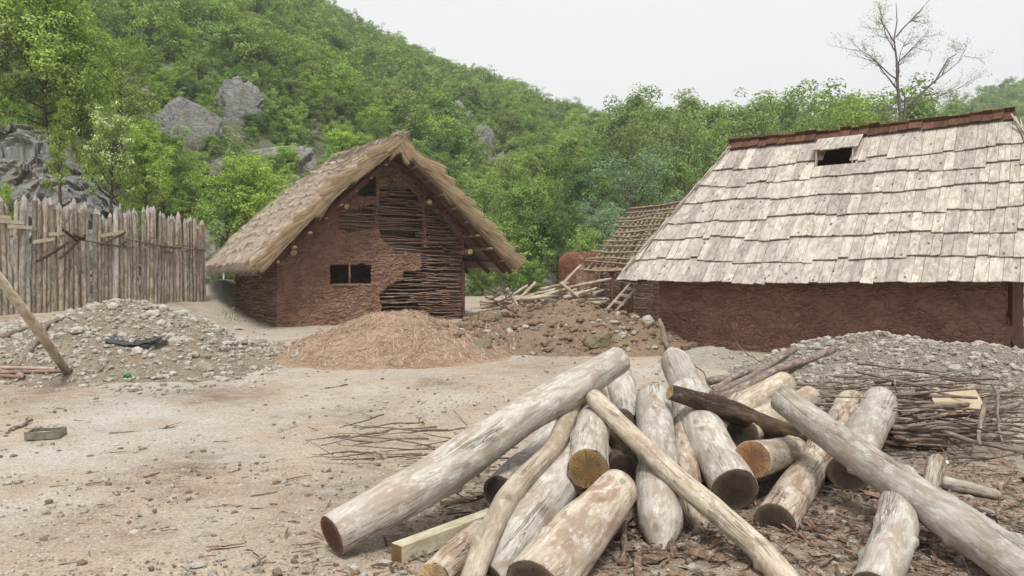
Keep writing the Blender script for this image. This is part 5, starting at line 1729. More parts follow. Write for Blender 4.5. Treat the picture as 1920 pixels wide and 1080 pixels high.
def leaves(mb, C, size, tint, up=.5, aspect=.6, fold=.12, out=None):
    """one folded leaf (or leaf spray) at each centre"""
    n = len(C)
    if out is None:
        N = rng.normal(size=(n, 3)); N[:, 2] = np.abs(N[:, 2]) + up
    else:
        N = out + rng.normal(size=(n, 3)) * .42 + [0, 0, up]
    N /= np.linalg.norm(N, axis=1)[:, None]
    T = np.cross(N, rng.normal(size=(n, 3))); T /= np.linalg.norm(T, axis=1)[:, None]
    B = np.cross(N, T)
    s = np.broadcast_to(size, (n,)) * rng.uniform(.6, 1.35, n)
    s = s[:, None]
    V = np.stack([C - T * s * .5, C + B * s * aspect * .5 + N * s * fold, C + T * s * .5, C - B * s * aspect * .5 + N * s * fold], 1)
    F_ = np.arange(n * 4).reshape(n, 4)
    mb.add(V.reshape(-1, 3), F_, tint=np.repeat(tint, 4))

def tree_geo(seed, crown_base=.25, spread=.34, n1=16, n2=5, per=28, leaf=.026, shape='round', thick=.018, up=.5, flower=0.0, gap=.2, lean=.03, clump=.05):
    """unit-high tree: returns (trunk MB, crown MB)"""
    global rng
    keep = rng
    rng = np.random.default_rng(seed)
    tr, cr = MB(), MB()
    n = 9
    t = np.linspace(0, 1, n)
    w = np.stack([fbm(np.stack([t * 2.5, np.full(n, seed + 3 * k), t * 0], 1), 2) for k in range(2)], 1) * lean * 2
    trunk = np.stack([w[:, 0] * t, w[:, 1] * t, t * .93], 1)
    tr.tube(trunk, thick * (1 - t * .88) * np.where(t < .05, 1.3, 1), 7, tint=.5)
    Cs, Ts, Os = [], [], []
    for i in range(n1):
        f = crown_base + (1 - crown_base) * ((i + rng.uniform(0, .9)) / n1) ** .9
        f = min(f, .97)
        u = (f - crown_base) / (1 - crown_base)
        if shape == 'round':
            ln = spread * (0.55 + .9 * math.sin(math.pi * min(1, u * .85 + .12))) * .75
        elif shape == 'cone':
            ln = spread * (1.05 - u) ** .8
        else:
            ln = spread * (.5 + .7 * math.sin(math.pi * (u * .8 + .1)))
        ln *= rng.uniform(.65, 1.15)
        th = i * 2.4 + rng.normal(0, .4)
        el = rng.uniform(.15, .75) + .5 * u
        p0 = np.array([np.interp(f * .93, trunk[:, 2], trunk[:, k]) for k in range(3)])
        d = np.array([math.cos(th) * math.cos(el), math.sin(th) * math.cos(el), math.sin(el)])
        q = np.linspace(0, 1, 5)[:, None]
        br = p0 + d * ln * q + np.array([0, 0, 1]) * (q ** 2) * ln * .12 + np.cumsum(rng.normal(0, .02 * ln, (5, 3)), 0)
        rb = thick * (1 - f * .85) * .55
        tr.tube(br, np.linspace(rb, rb * .25, 5), 5, tint=.5)
        for j in range(n2):
            g = rng.uniform(.3, 1.0)
            b0 = np.array([np.interp(g, q[:, 0], br[:, k]) for k in range(3)])
            dd = d + rng.normal(0, .75, 3); dd /= np.linalg.norm(dd)
            l2 = ln * rng.uniform(.22, .5)
            b1 = b0 + dd * l2
            tr.tube([b0, (b0 + b1) / 2 + rng.normal(0, .03 * l2, 3), b1], [rb * .3, rb * .22, rb * .1], 3, caps=False, tint=.5)
            for e in (.55, 1.0):
                if rng.random() < gap: continue
                c = b0 + dd * l2 * e
                m = max(3, int(per * rng.uniform(.5, 1.5)))
                dr = rng.normal(size=(m, 3)); dr[:, 2] += .35; dr /= np.linalg.norm(dr, axis=1)[:, None]
                off = dr * (clump * 1.25 * rng.uniform(.8, 1.3) * rng.uniform(.35, 1, (m, 1)) ** .5) * np.array([1.1, 1.1, .72])
                cc = c - np.array([0, 0, .5]); cc = cc / (np.linalg.norm(cc) + 1e-6)
                Os.append(dr * .85 + cc * .45)
                Cs.append(c + off)
                base_t = .45 + rng.normal(0, .14)
                tt = base_t + rng.normal(0, .11, m)
                if flower:
                    isf = (rng.random(m) < flower * (1.3 if c[2] > .5 else .5)) & (off[:, 2] > -.01)
                    tt = np.where(isf, 1.15, np.minimum(tt, .66))
                Ts.append(tt)
    C = np.concatenate(Cs); T = np.concatenate(Ts)
    leaves(cr, C, leaf, T, up * .6, out=np.concatenate(Os))
    rng = keep
    return tr, cr

def proto(name, **kw):
    a, b = tree_geo(**kw)
    to, co = a.build('trunk', M['trunk']), b.build('crown', LM['mid'], smooth=False)
    ms = (to.data, co.data)
    bpy.data.objects.remove(to); bpy.data.objects.remove(co)
    return ms
PR = {}
for s in range(3):
    PR['full%d' % s] = proto('f', seed=100 + s, n1=24, n2=7, per=48, leaf=.022, spread=.36, gap=.15, crown_base=.14)
    PR['airy%d' % s] = proto('a', seed=200 + s, n1=20, n2=6, per=30, leaf=.017, spread=.30, gap=.25, crown_base=.22, clump=.045)
    PR['slim%d' % s] = proto('s', seed=300 + s, n1=18, n2=5, per=26, leaf=.017, spread=.17, gap=.25, crown_base=.15, shape='cone', clump=.035)
    PR['hill%d' % s] = proto('h', seed=400 + s, n1=16, n2=5, per=22, leaf=.040, spread=.42, gap=.15, crown_base=.12, clump=.06)
    PR['sparse%d' % s] = proto('p', seed=500 + s, n1=20, n2=5, per=15, leaf=.014, spread=.22, gap=.4, crown_base=.25, thick=.014)
for s in range(3):
    PR['big%d' % s] = proto('g', seed=1000 + s, n1=44, n2=9, per=36, leaf=.021, spread=.44, gap=.08, crown_base=.02, clump=.045, thick=.014)
for s in range(2):
    PR['flower%d' % s] = proto('w', seed=600 + s, n1=22, n2=7, per=26, leaf=.028, spread=.42, gap=.15, crown_base=.15, flower=.28)
    PR['bush%d' % s] = proto('b', seed=700 + s, n1=20, n2=7, per=24, leaf=.045, spread=.60, gap=.1, crown_base=.04, clump=.075, thick=.02)
    PR['willow%d' % s] = proto('l', seed=800 + s, n1=24, n2=8, per=22, leaf=.020, spread=.42, gap=.1, crown_base=.12, clump=.045, up=.1)
for s in range(3):
    PR['hillb%d' % s] = proto('hb', seed=900 + s, n1=15, n2=5, per=20, leaf=.050, spread=.60, gap=.12, crown_base=.06, clump=.085)

def tree(kind, loc, h, wid=1.0, mat='mid', rot=None, label=None, cat='tree', group=None, name='tree'):
    tm, cm = PR[kind]
    e = bpy.data.objects.new(name, None); COL.objects.link(e); e.empty_display_size = .3
    e.location = loc
    e.rotation_euler = (0, 0, rng.uniform(0, 6.28) if rot is None else rot)
    e.scale = (h * wid, h * wid, h)
    tag(e, label, cat, group)
    for nm, md, mt in (('trunk', tm, M['trunk']), ('crown', cm, LM[mat])):
        o = bpy.data.objects.new(nm, md); COL.objects.link(o); o.parent = e
        o.material_slots[0].link = 'OBJECT'; o.material_slots[0].material = mt
    return e

def land(x, y):
    return max(float(base(x, y)), float(hill(x, y))) if y > 28 else float(base(x, y))

# rock face behind the palisade and outcrops on the hill -----------------
KN = lambda a: np.interp(a, [-1.3, -.9, -.70, -.66, -.60, -.56, -.52, -.49, -.46], [10.5, 9.6, 8.9, 8.7, 7.9, 6.4, 4.9, 3.2, .3])
def knoll_z(x, y):
    """top of the rocky knoll behind the palisade (below ground where there is none)"""
    a = x / y
    k = KN(a)
    f = sstep(28.0, 34.5, y) 
    return np.where(a < -.46, .4 + (k - .4) * (.06 + .94 * f), -5)

def rock_face():
    aa = np.linspace(-1.15, -.452, 260); yy = np.concatenate([np.linspace(27.4, 35, 190), np.linspace(35.4, 48, 24)])
    A, Y = np.meshgrid(aa, yy)
    X = A * Y
    Z = knoll_z(X, Y)
    pt = np.stack([X, Y, Z], 2)
    q = pt.reshape(-1, 3)
    d = 1.3 * fbm(q * .35 + 3, 4) + .5 * np.abs(fbm(q * 1.0 + 8, 4)) + .18 * fbm(q * 3, 3)
    qa_ = q @ np.array([[.8, .35, -.48], [-.5, .8, -.3], [.3, .48, .82]])
    wq = qa_ * np.array([.55, .7, 1.1]) + .5 * np.stack([fbm(q * .5 + 40, 3), fbm(q * .5 + 60, 3), fbm(q * .5 + 80, 3)], 1)
    iw = np.floor(wq).astype(np.int64)
    iw2 = np.floor(wq * 2.3 + 5).astype(np.int64)
    d = d * .7 + .75 * (_h(iw[:, 0], iw[:, 1], iw[:, 2]) - .5) + .3 * (_h(iw2[:, 0], iw2[:, 1], iw2[:, 2]) - .5) + .10 * fbm(q * 6, 3)
    ter = np.floor(q[:, 2] / .9 + .8 * fbm(q * .3, 3)) * .28
    rocky = sstep(36.5, 34, q[:, 1])
    q2 = q + np.stack([d * .35 * rocky, -d * 1.1 * rocky - 0 * ter, .35 * d * rocky + .25 * np.sin(ter * 9) * rocky], 1)
    tint = np.clip(sstep(33.2, 34.6, q[:, 1]) * .9 + .35 * (fbm(q * .6 + 20, 4) > .28), 0, 1)
    mb = MB(); mb.grid(q2.reshape(pt.shape), lc=q.reshape(pt.shape), tint=tint)
    o = mb.build('cliff', M['rock'], loc=(-20, 30, 1), smooth=False)
    tag(o, 'bare grey rock face with a grassy top behind the palisade', 'rock')
    # grass on its rim
    g = MB()
    for k in range(5200):
        a = rng.uniform(-.78, -.49); y = rng.uniform(33.4, 37.0); x = a * y
        z = float(knoll_z(np.array([x]), np.array([y]))[0]) + rng.uniform(-.25, .25)
        h = rng.uniform(.15, .45); d = np.array([rng.normal(0, .3), rng.normal(0, .3), 1]) * h; s = np.array([.02, .01, 0])
        p = np.array([x, y, z]); g.add([p - s, p + s, p + d], [(0, 1, 2)], tint=rng.uniform(0, 1))
    o = g.build('grass', M['grass'], smooth=False); tag(o, 'dry grass along the top of the rock face', 'grass', kind='stuff')
rock_face()

OUT = [(350, 262, 46, 74, 'tall split grey crag on the lower hillside left of the thatched hut'),
       (443, 220, 42, 56, 'rounded pale crag higher up the hillside left of the thatched hut'),
       (905, 285, 26, 52, 'narrow pale crag on the hillside right of the thatched roof'),
       (850, 232, 32, 36, 'broken grey outcrop on the hillside above the thatched roof'),
       (520, 295, 60, 26, 'low grey outcrop just above the left side of the thatched roof'),
       (405, 365, 24, 44, 'grey rock slope behind the left end of the thatched roof'),
       (935, 315, 24, 22, 'small grey outcrop beside the narrow pale crag'),
       (595, 258, 18, 14, 'grey boulder showing through the trees of the middle hillside'),
       (700, 185, 14, 12, 'small grey boulder among trees high on the hillside'),
       (350, 170, 16, 14, 'small grey rock among trees above the tall split crag'),
       (965, 510, 34, 26, 'grey rocks at the forest edge right of the thatched hut')]
def ray_hill(px, py):
    a = (px - 960) / F; e = (HY - py) / F
    ys = np.arange(30, 240, .5)
    hit = np.nonzero(hill(a * ys, ys) >= ZC + e * ys)[0]
    y = ys[hit[0]] if len(hit) else 60.0
    return np.array([a * y, y, ZC + e * y])
OUTP = []
for (px, py, rx, ry, lab) in OUT:
    c = ray_hill(px, py)
    c = np.array([c[0], c[1], c[2]]) * np.array([1, 1, 1]) + (np.array([0, 0, ZC]) - c) / c[1] * .5
    D = c[1]
    sx, sz = rx * D / F * 1.15, ry * D / F * 1.15
    V, Fc = ICO4
    sd = px * .37
    wq = V @ np.array([[.8, .35, -.48], [-.5, .8, -.3], [.3, .48, .82]]) * np.array([2.2, 2.6, 3.4]) + .5 * np.stack([fbm(V * 2 + sd + 40, 3), fbm(V * 2 + sd + 60, 3), fbm(V * 2 + sd + 80, 3)], 1) + sd
    iw = np.floor(wq).astype(np.int64); iw2 = np.floor(wq * 2.2).astype(np.int64)
    d = 1 + .20 * (_h(iw[:, 0], iw[:, 1], iw[:, 2]) - .5) + .10 * (_h(iw2[:, 0], iw2[:, 1], iw2[:, 2]) - .5) + .42 * fbm(V * 1.3 + sd, 4) + .10 * fbm(V * 7 + sd, 4) + .18 * np.abs(fbm(V * 4 + sd, 4)) + .05 * fbm(V * 12, 2)
    W = V * d[:, None]
    for k in range(10):
        nrm = rng.normal(size=3); nrm /= np.linalg.norm(nrm); lim = rng.uniform(.6, .95); q = W @ nrm
        W = W - np.maximum(q - lim, 0)[:, None] * nrm * .9
    W = W * np.array([sx, min(sx, sz) * .6, sz])
    mb = MB(); mb.add(W + c, Fc, W * (3.0 / max(sx, 1.0)) + sd, np.clip(.5 * (fbm(V * 3 + sd, 4) > .32), 0, .5))
    o = mb.build('rock_outcrop', M['rock'], loc=tuple(c), smooth=False)
    tag(o, lab, 'rock')
    OUTP.append((px, py, rx, ry, D))

# near trees, each with its own place in the picture --------------------
def T(px, pyb, pyt, D, kind, mat, label, wid=1.0, name='tree', cat='tree', group=None):
    b = P(px, pyb, D); h = (pyb - pyt) / F * D
    tree(kind, tuple(b - np.array([0, 0, .15])), h, wid, mat, label=label, name=name, cat=cat, group=group)
T(85, 240, -30, 36.5, 'big0', 'bright', 'big bright green tree on top of the rock face, second from the left', 1.0)
T(-20, 230, -30, 35.5, 'flower0', 'flower', 'creamy blossoming tree at the upper left corner above the rock face', 1.0)
T(150, 250, 70, 38, 'big1', 'bright', 'rounded green tree right of the big bright tree on the rock face', 1.0)
T(225, 300, 75, 36, 'airy0', 'yellow', 'open yellow green tree with visible dark boughs above the blossoming shrub', 1.25)
T(208, 395, 225, 29.5, 'flower1', 'flower', 'white blossoming small tree standing in front of the rock face', .85)
T(113, 395, 165, 27, 'slim0', 'yellow', 'slender young yellow green tree rising over the palisade before the rock face', .8)
T(275, 395, 255, 31, 'big2', 'bright', 'leafy green tree right of the white blossoming tree', .85)
T(308, 392, 262, 38, 'big0', 'mid', 'dark green small tree left of the tall split crag', 1.1)
T(0, 420, 355, 27.5, 'bush0', 'bright', 'low yellow green bush behind the left end of the palisade', .9, 'bush', 'bush')
T(340, 425, 345, 29, 'slim1', 'yellow', 'thin yellow green saplings behind the right half of the palisade', 1.8, 'bush', 'bush')
T(385, 420, 350, 33, 'airy1', 'yellow', 'sparse yellowish shrub left of the round bright bush', 1.2, 'bush', 'bush')
T(462, 470, 318, 33, 'big1', 'bright', 'round bright green tree right behind the left slope of the thatched roof', 1.35)
T(425, 480, 385, 32, 'bush1', 'mid', 'green bush low behind the left end of the thatched roof', .9, 'bush', 'bush')
T(640, 330, 245, 46, 'full2', 'bright', 'bright green tree peeking over the middle of the thatched ridge', 1.2)
T(420, 535, 478, 33, 'bush0', 'mid', 'small green bush behind the orange netting', .9, 'bush', 'bush')
# forest edge right of the thatched hut
edge = [(905, 520, 330, 44, 'airy0', 'mid', 'tall green tree just right of the thatched roof edge', 1.0),
        (950, 530, 300, 47, 'airy1', 'yellow', 'tall thin olive tree in the forest edge, left of the dark gap', .9),
        (1000, 530, 345, 43, 'full2', 'mid', 'dense mid green tree behind the pole heap', .95),
        (1050, 520, 290, 48, 'airy2', 'yellow', 'yellow green tree with forked dark boughs above the clay block', 1.0),
        (1095, 520, 320, 45, 'full0', 'dark', 'dark green tree directly behind the clay block', .9),
        (1195, 500, 305, 40, 'willow0', 'grey', 'grey green willow left of the shingle roof', 1.25),
        (1130, 520, 400, 36, 'willow1', 'grey', 'small grey green willow behind the lattice hut', 1.2),
        (955, 545, 440, 33, 'bush1', 'mid', 'leafy bush at the forest edge right of the thatched eave', 1.0),
        (1015, 540, 420, 34, 'bush0', 'dark', 'dark leafy bush behind the pole heap', .9),
        (905, 545, 505, 28, 'bush0', 'mid', 'low leafy weeds under the right eave of the thatched hut', 1.1),
        (1000, 545, 495, 30, 'bush1', 'mid', 'low leafy bush beside the grey rocks at the forest edge', .9),
        (1100, 505, 440, 29, 'bush0', 'mid', 'leafy green bush showing above the clay block', .9),
        (1060, 540, 395, 37, 'full1', 'dark', 'shaded dark tree in the gap behind the clay block', .8),
        (1240, 470, 300, 44, 'full2', 'mid', 'green tree between the willow and the shingle roof', 1.0)]
for (px, b, t, D, k, m, lab, w_) in edge:
    T(px, b, t, D, k, m, lab, w_, 'bush' if k.startswith('bush') else 'tree', 'bush' if k.startswith('bush') else 'tree')
# skyline trees beyond the shingled house
for (px, t, D, k, m, w_, lab) in [(1215, 190, 58, 'sparse0', 'olive', 1.1, 'tall half bare tree on the skyline left of the shingle roof'),
                                  (1262, 212, 60, 'airy1', 'olive', .8, 'tall leafy tree on the skyline between two half bare ones'),
                                  (1295, 195, 62, 'sparse1', 'mid', 1.1, 'thin skyline tree just left of the shingle ridge'),
                                  (1180, 235, 56, 'airy0', 'olive', 1.0, 'olive green tree below the skyline at the end of the hill'),
                                  (1335, 225, 58, 'airy0', 'mid', .8, 'rounded green tree above the left end of the shingle ridge'),
                                  (1385, 210, 62, 'sparse2', 'olive', 1.1, 'airy tree over the left part of the shingle ridge'),
                                  (1432, 185, 64, 'sparse2', 'mid', 1.1, 'tall wispy tree standing highest over the left ridge half'),
                                  (1470, 205, 60, 'sparse0', 'olive', 1.0, 'wispy budding tree right of the highest wispy tree'),
                                  (1515, 215, 62, 'airy0', 'olive', .9, 'budding tree over the middle of the shingle ridge'),
                                  (1590, 180, 60, 'airy1', 'bright', 1.1, 'broad yellow green tree over the smoke hole'),
                                  (1560, 200, 58, 'airy2', 'yellow', 1.0, 'yellowish tree left of the broad tree over the smoke hole'),
                                  (1640, 205, 64, 'airy0', 'olive', .9, 'olive tree beside the bare tree behind the shingle ridge')]:
    t += 20
    b = P(px, 470, D); zb = float(land(b[0], D)) - .2
    h = ZC + (HY - t) / F * D - zb
    tree(k, (b[0], D, zb), h, w_ * .85, m, label=lab)

for k, px in enumerate(np.linspace(1190, 1720, 17)):
    D = 68 + 10 * rng.random(); x = (px + rng.normal(0, 10) - 960) / F * D; zb = float(land(x, D)) - .2
    t = 226 + rng.normal(0, 9)
    m = ['mid', 'olive', 'yellow', 'mid'][k % 4]
    tree(['full0', 'airy1', 'full2', 'airy0'][k % 4], (x, D, zb), ZC + (HY - t) / F * D - zb, 1.0, m,
         label={'mid': 'mid green', 'olive': 'olive green', 'yellow': 'yellowish green'}[m] + ' tree in the low canopy behind the skyline trees and the shingle ridge', group='canopy behind the shingled house, ' + m)

def bare_tree():
    D = 40.0
    b = P(1695, 0, D); x0 = b[0]; zb = .8
    root = empty('bare_tree', (x0, D, zb), 'tall nearly leafless tree standing against the white sky behind the shingled house', 'tree')
    W = lambda px, py, d=0.0: P(px, py, D) + np.array([0, d, 0])
    tr = MB(); tw = tr; lf = []
    tr.tube([W(1690, 212), W(1722, 180), W(1755, 150), W(1782, 108, .2), W(1800, 98, .3)], [.065, .058, .048, .036, .028], 6)
    trunk = [np.array([x0 - .1, D, zb]), W(1688, 300), W(1688, 215), W(1683, 160), W(1681, 110), W(1676, 75), W(1682, 40), W(1680, 5)]
    tr.tube(trunk, [.13, .10, .085, .07, .055, .04, .028, .014], 9, rough=.08)
    tr.tube([W(1692, 330), W(1695, 230), W(1698, 185), W(1690, 165)], [.07, .06, .05, .035], 7)
    def grow(p, d, L, r, lev):
        n = 5
        pts = [p]
        for k in range(n):
            d = d + rng.normal(0, .14, 3); d[2] += .04; d /= np.linalg.norm(d)
            pts.append(pts[-1] + d * L / n)
        (tr if lev == 0 else tw).tube(pts, np.linspace(r, r * .35, n + 1), 5 if lev < 2 else 3, caps=False)
        if lev < 3:
            for k in range(5 if lev < 2 else 3):
                q = pts[rng.integers(1, n + 1)]
                grow(q, d + rng.normal(0, .55, 3), L * rng.uniform(.35, .6), r * .42, lev + 1)
        if lev >= 2:
            lf.append(pts[-1])
    for (a, c, r) in [((1755, 150), (1795, 125), .035), ((1798, 99), (1818, 92), .02), ((1685, 170), (1630, 130), .055), ((1683, 150), (1620, 100), .045), ((1681, 120), (1735, 60), .045),
                      ((1678, 80), (1640, 35), .045), ((1680, 70), (1712, 25), .045), ((1688, 205), (1615, 205), .04), ((1700, 195), (1785, 190), .035), ((1684, 145), (1700, 85), .045), ((1690, 190), (1760, 160), .04), ((1681, 100), (1655, 45), .04)]:
        p, q = W(*a), W(*c, rng.normal(0, .9))
        d = q - p; L = np.linalg.norm(d)
        grow(p, d / L, L, r, 0)
    tr.build('trunk', M['bare_bark'], root)
    C = np.array(lf); C = np.concatenate([C + rng.normal(0, .12, C.shape) for _ in range(2)])
    cr = MB(); leaves(cr, C, .075, rng.uniform(.2, .9, len(C)), .2); cr.build('crown', LM['olive'], root, smooth=False)
bare_tree()

def scrub():
    n = 0
    for k in range(600):
        px, py = rng.uniform(300, 640), rng.uniform(150, 400)
        if any(abs(px - o[0]) < o[2] * .62 and -o[3] * .65 < py - o[1] < o[3] * .8 for o in OUTP[:7]): continue
        if py > 470 - (px - 380) * .8: continue
        c = ray_hill(px, py)
        if c[1] > 95 or c[1] < 42: continue
        m = rng.choice(['mid', 'bright', 'dark', 'yellow'], p=[.4, .2, .25, .15])
        tree(rng.choice(['hillb0', 'hillb1', 'hillb2', 'bush0', 'bush1', 'hill0']), (c[0], c[1], c[2] - .2), rng.uniform(.7, 1.7), rng.uniform(.9, 1.25), m,
             label={'mid': 'mid green', 'bright': 'light green', 'dark': 'dark green', 'yellow': 'yellowish green'}[m] + ' scrubby bush among the grey crags on the lower hillside', name='bush', cat='bush', group='bushes among the crags, ' + m)
        n += 1
        if n >= 110: break
scrub()

# the wooded hillside ----------------------------------------------------
def forest():
    pts = []
    cand = [(y, a) for y in np.arange(34, 160, 1.75) for a in np.arange(-1.0, .07, 1.95 / y)] + [(y, a) for y in np.arange(34, 162, 2.6) for a in np.arange(.07, .98, 2.8 / y)]
    for _ in (0,):
        for y, a in cand:
            yy = y + rng.uniform(-1.3, 1.3); aa = a + rng.uniform(-1.3, 1.3) / y
            if aa < -.44 and yy < 41: continue
            if yy < _r0(aa) - 1 or yy > _R(aa) + 3: continue
            pts.append((aa * yy, yy))
    for y in np.arange(160, 234, 5.0):
        for a in np.arange(.36, 1.0, 4.5 / y):
            yy = y + rng.uniform(-2, 2); aa = a + rng.uniform(-2, 2) / y
            pts.append((aa * yy, yy))
    pts = np.array(pts)
    Z = hill(pts[:, 0], pts[:, 1])
    # clearings: rocky, thin spots low on the slope
    cl = fbm2(pts[:, 0], pts[:, 1], .07, 3, 31.0)
    hgt = np.interp(pts[:, 1], [35, 60, 110, 230], [3.6, 4.6, 6.0, 7.5]) * rng.uniform(.5, 1.35, len(pts))
    hgt = hgt * np.where(pts[:, 0] / pts[:, 1] < .07, .66, np.where(pts[:, 1] < 80, .9, .75))
    px = 960 + F * pts[:, 0] / pts[:, 1]; pyb = HY - F * (Z - ZC) / pts[:, 1]; pyt = HY - F * (Z + hgt - ZC) / pts[:, 1]
    keep = np.ones(len(pts), bool)
    low = (pts[:, 1] < 75) & (px < 1000)
    hgt = np.where(low & (cl > .25), hgt * .55, hgt)
    pyt = HY - F * (Z + hgt - ZC) / pts[:, 1]
    for (ox, oy, rx, ry, D) in OUTP:
        hw = hgt * .30 / pts[:, 1] * F
        near_ = (np.abs(px - ox) < rx + hw) & (pyt < oy + ry) & (pyb > oy - ry) & (pts[:, 1] < D + 2) & (pts[:, 1] > D - 12)
        hgt = np.where(near_, np.minimum(hgt, 1.9), hgt)
        hw = hgt * .30 / pts[:, 1] * F
        pyt = HY - F * (Z + hgt - ZC) / pts[:, 1]
        keep &= ~((np.abs(px - ox) < rx * .7 + hw * .4) & (pyt < oy + ry * .6) & (pyb > oy - ry * .9) & (pts[:, 1] < D + 1.0) & (pts[:, 1] > D - 4.5))
    keep &= (pyt > -140) & (px > -260) & (px < 2180)
    pts, Z, hgt, px, pyb, pyt = [q[keep] for q in (pts, Z, hgt, px, pyb, pyt)]
    vis = (px > -20) & (px < 1940) & (pyb > -5)
    # behind the roofs?
    hid = in_poly(px, pyt, [(400, 490), (640, 285), (755, 255), (960, 490)]) | in_poly(px, pyt, [(1170, 520), (1375, 268), (1895, 208), (1960, 240), (1960, 600)])
    score = hgt / pts[:, 1] * (vis & ~hid)
    order = np.argsort(-score)
    single = order[:290]; rest = order[290:]
    mats = ['mid', 'mid', 'bright', 'yellow', 'dark', 'olive']
    kinds = {'mid': 'mid green leafy tree in the mixed wood on the hillside', 'bright': 'light green leafy tree in the mixed wood on the hillside', 'yellow': 'yellowish green tree in the mixed wood on the hillside',
             'dark': 'dark green tree in the mixed wood on the hillside', 'olive': 'olive coloured budding tree in the mixed wood on the hillside'}
    patch = fbm2(pts[:, 0], pts[:, 1], .05, 2, 51.0)
    for i in single:
        w_ = rng.random()
        near = pts[i, 1] < 62
        valley = px[i] > 900
        if valley:
            m = rng.choice(['mid', 'yellow', 'olive', 'dark', 'bright'], p=[.3, .28, .2, .12, .1])
        else:
            m = rng.choice(mats)
        k = (rng.choice(['full0', 'full1', 'full2', 'airy0', 'airy1']) if valley or near else rng.choice(['hill0', 'hill1', 'hill2', 'hillb0', 'hillb1', 'hillb2']))
        h = hgt[i] * (1.15 if valley else 1.0)
        tree(k, (pts[i, 0], pts[i, 1], Z[i] - .25), h, rng.uniform(.9, 1.2), m, label=kinds[m], group='single trees of the hillside wood, ' + m)
    # the mass farther off as one
    lm = leaf_mat('hillside_leaves', srgb(108, 132, 70), srgb(174, 198, 116), vary=.55)
    lc_, lt_ = bpy.data.collections.new('wood_crown_kinds'), bpy.data.collections.new('wood_trunk_kinds')
    for s in range(8):
        a, b = tree_geo(seed=950 + s, n1=16, n2=5, per=24, leaf=.042, spread=.42 if s < 5 else .56, gap=.15, crown_base=.10, clump=.06)
        for mb_, nm, cl_, mt in ((b, 'crown', lc_, lm), (a, 'trunk', lt_, M['trunk'])):
            o = mb_.build('wood_%s_kind_%d' % (nm, s), mt, smooth=False)
            COL.objects.unlink(o); cl_.objects.link(o)
    n = len(rest)
    me = bpy.data.meshes.new('hillside_forest')
    me.vertices.add(n)
    me.vertices.foreach_set('co', np.stack([pts[rest, 0], pts[rest, 1], Z[rest] - .25], 1).astype(np.float32).ravel())
    wv = rng.uniform(.85, 1.2, n)
    for nm, ty, fld, val in (('turn', 'FLOAT_VECTOR', 'vector', np.stack([rng.normal(0, .05, n), rng.normal(0, .05, n), rng.uniform(0, 6.28, n)], 1)),
                             ('size', 'FLOAT_VECTOR', 'vector', np.stack([hgt[rest] * wv, hgt[rest] * wv, hgt[rest]], 1)), ('which', 'INT', 'value', rng.integers(0, 8, n))):
        at = me.attributes.new(nm, ty, 'POINT'); at.data.foreach_set(fld, np.asarray(val, np.int32 if ty == 'INT' else np.float32).ravel())
    o = bpy.data.objects.new('hillside_forest', me); COL.objects.link(o)
    tag(o, 'dense spring wood covering the far hillside up to the skyline', 'forest', kind='stuff')
    ng = bpy.data.node_groups.new('scattered_wood', 'GeometryNodeTree')
    ng.interface.new_socket('Geometry', in_out='INPUT', socket_type='NodeSocketGeometry')
    ng.interface.new_socket('Geometry', in_out='OUTPUT', socket_type='NodeSocketGeometry')
    gi, go, jn = ng.nodes.new('NodeGroupInput'), ng.nodes.new('NodeGroupOutput'), ng.nodes.new('GeometryNodeJoinGeometry')
    def named(nm, ty):
        x = ng.nodes.new('GeometryNodeInputNamedAttribute'); x.data_type = ty; x.inputs['Name'].default_value = nm
        return x.outputs['Attribute']
    for cl_ in (lc_, lt_):
        ci = ng.nodes.new('GeometryNodeCollectionInfo'); ci.inputs['Collection'].default_value = cl_
        ci.inputs['Separate Children'].default_value = True; ci.inputs['Reset Children'].default_value = True
        ip = ng.nodes.new('GeometryNodeInstanceOnPoints'); ip.inputs['Pick Instance'].default_value = True
        ng.links.new(gi.outputs[0], ip.inputs['Points']); ng.links.new(ci.outputs[0], ip.inputs['Instance'])
        ng.links.new(named('which', 'INT'), ip.inputs['Instance Index'])
        ng.links.new(named('turn', 'FLOAT_VECTOR'), ip.inputs['Rotation']); ng.links.new(named('size', 'FLOAT_VECTOR'), ip.inputs['Scale'])
        ng.links.new(ip.outputs[0], jn.inputs[0])
    ng.links.new(jn.outputs[0], go.inputs[0])
    md = o.modifiers.new('wood', 'NODES'); md.node_group = ng
    # undergrowth between the trunks
    n = 26000
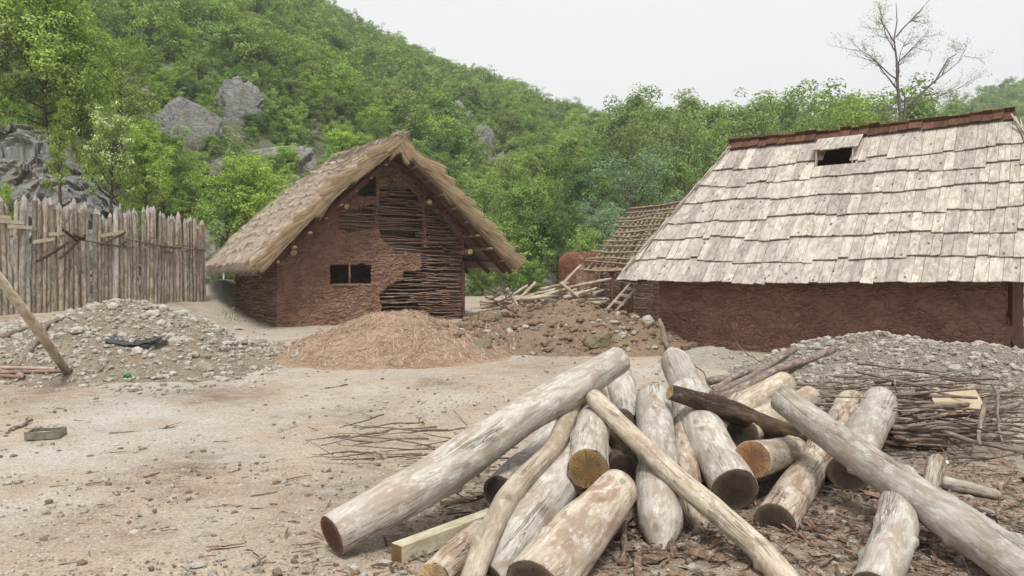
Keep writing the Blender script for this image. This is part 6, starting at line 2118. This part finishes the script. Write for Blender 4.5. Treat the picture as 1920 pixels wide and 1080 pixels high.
    a = rng.uniform(-1.0, .6, n); y = 33 + 85 * rng.random(n) ** 1.2
    ok = y > _r0(a)
    x = (a * y)[ok]; y = y[ok]
    d = fbm2(x, y, .12, 3, 77.0)
    k = d > -.12
    for (ox, oy, rx, ry, D) in OUTP:
        k &= ~((np.abs(960 + F * x / y - ox) < rx) & (np.abs(y - D) < 4))
    x, y = x[k], y[k]
    z = hill(x, y)
    C = np.repeat(np.stack([x, y, z], 1), 7, 0)
    C = C + rng.normal(0, 1, C.shape) * np.array([.5, .5, .25]) + [0, 0, .35]
    mb = MB(); leaves(mb, C, .22, np.clip(rng.normal(.4, .2, len(C)), 0, 1), .6)
    o = mb.build('undergrowth', lm, smooth=False)
    tag(o, 'low green undergrowth on the stony slope below the trees', 'undergrowth', kind='stuff')
forest()

# grass tufts and weeds by the hut -----------------------------------------
def weeds():
    mb = MB()
    for (px, py, n) in [(435, 590, 40), (415, 600, 20), (455, 600, 20), (900, 600, 30), (885, 585, 20)]:
        for k in range(n):
            g = G(px + rng.normal(0, 14), py + rng.normal(0, 5))
            h = rng.uniform(.03, .13); d = np.array([rng.normal(0, .5), rng.normal(0, .5), 1]) * h; s = np.array([.008, .004, 0])
            mb.add([g - s, g + s, g + d], [(0, 1, 2)], tint=rng.uniform(0, 1))
    o = mb.build('weeds', M['grass'], smooth=False); tag(o, 'thin grass tufts on the dirt beside the thatched hut', 'weeds', kind='stuff')
weeds()

# ------------------------------------------------------------------ haze over the valley
def haze():
    mb = MB()
    mb.box((0, 205, 78), (710, 0, 0), (0, 515, 0), (0, 0, 92))
    m = NT('valley_air')
    v = m.n('ShaderNodeVolumePrincipled')
    v.inputs['Color'].default_value = (.95, .97, 1.0, 1)
    v.inputs['Density'].default_value = HAZE
    v.inputs['Anisotropy'].default_value = 0.0
    m.l(v.outputs[0], m.out.inputs['Volume'])
    o = mb.build('haze', m.m, smooth=False)
    tag(o, 'thin pale haze in the valley air', 'haze', kind='stuff')
HAZE = 0.0009
haze()
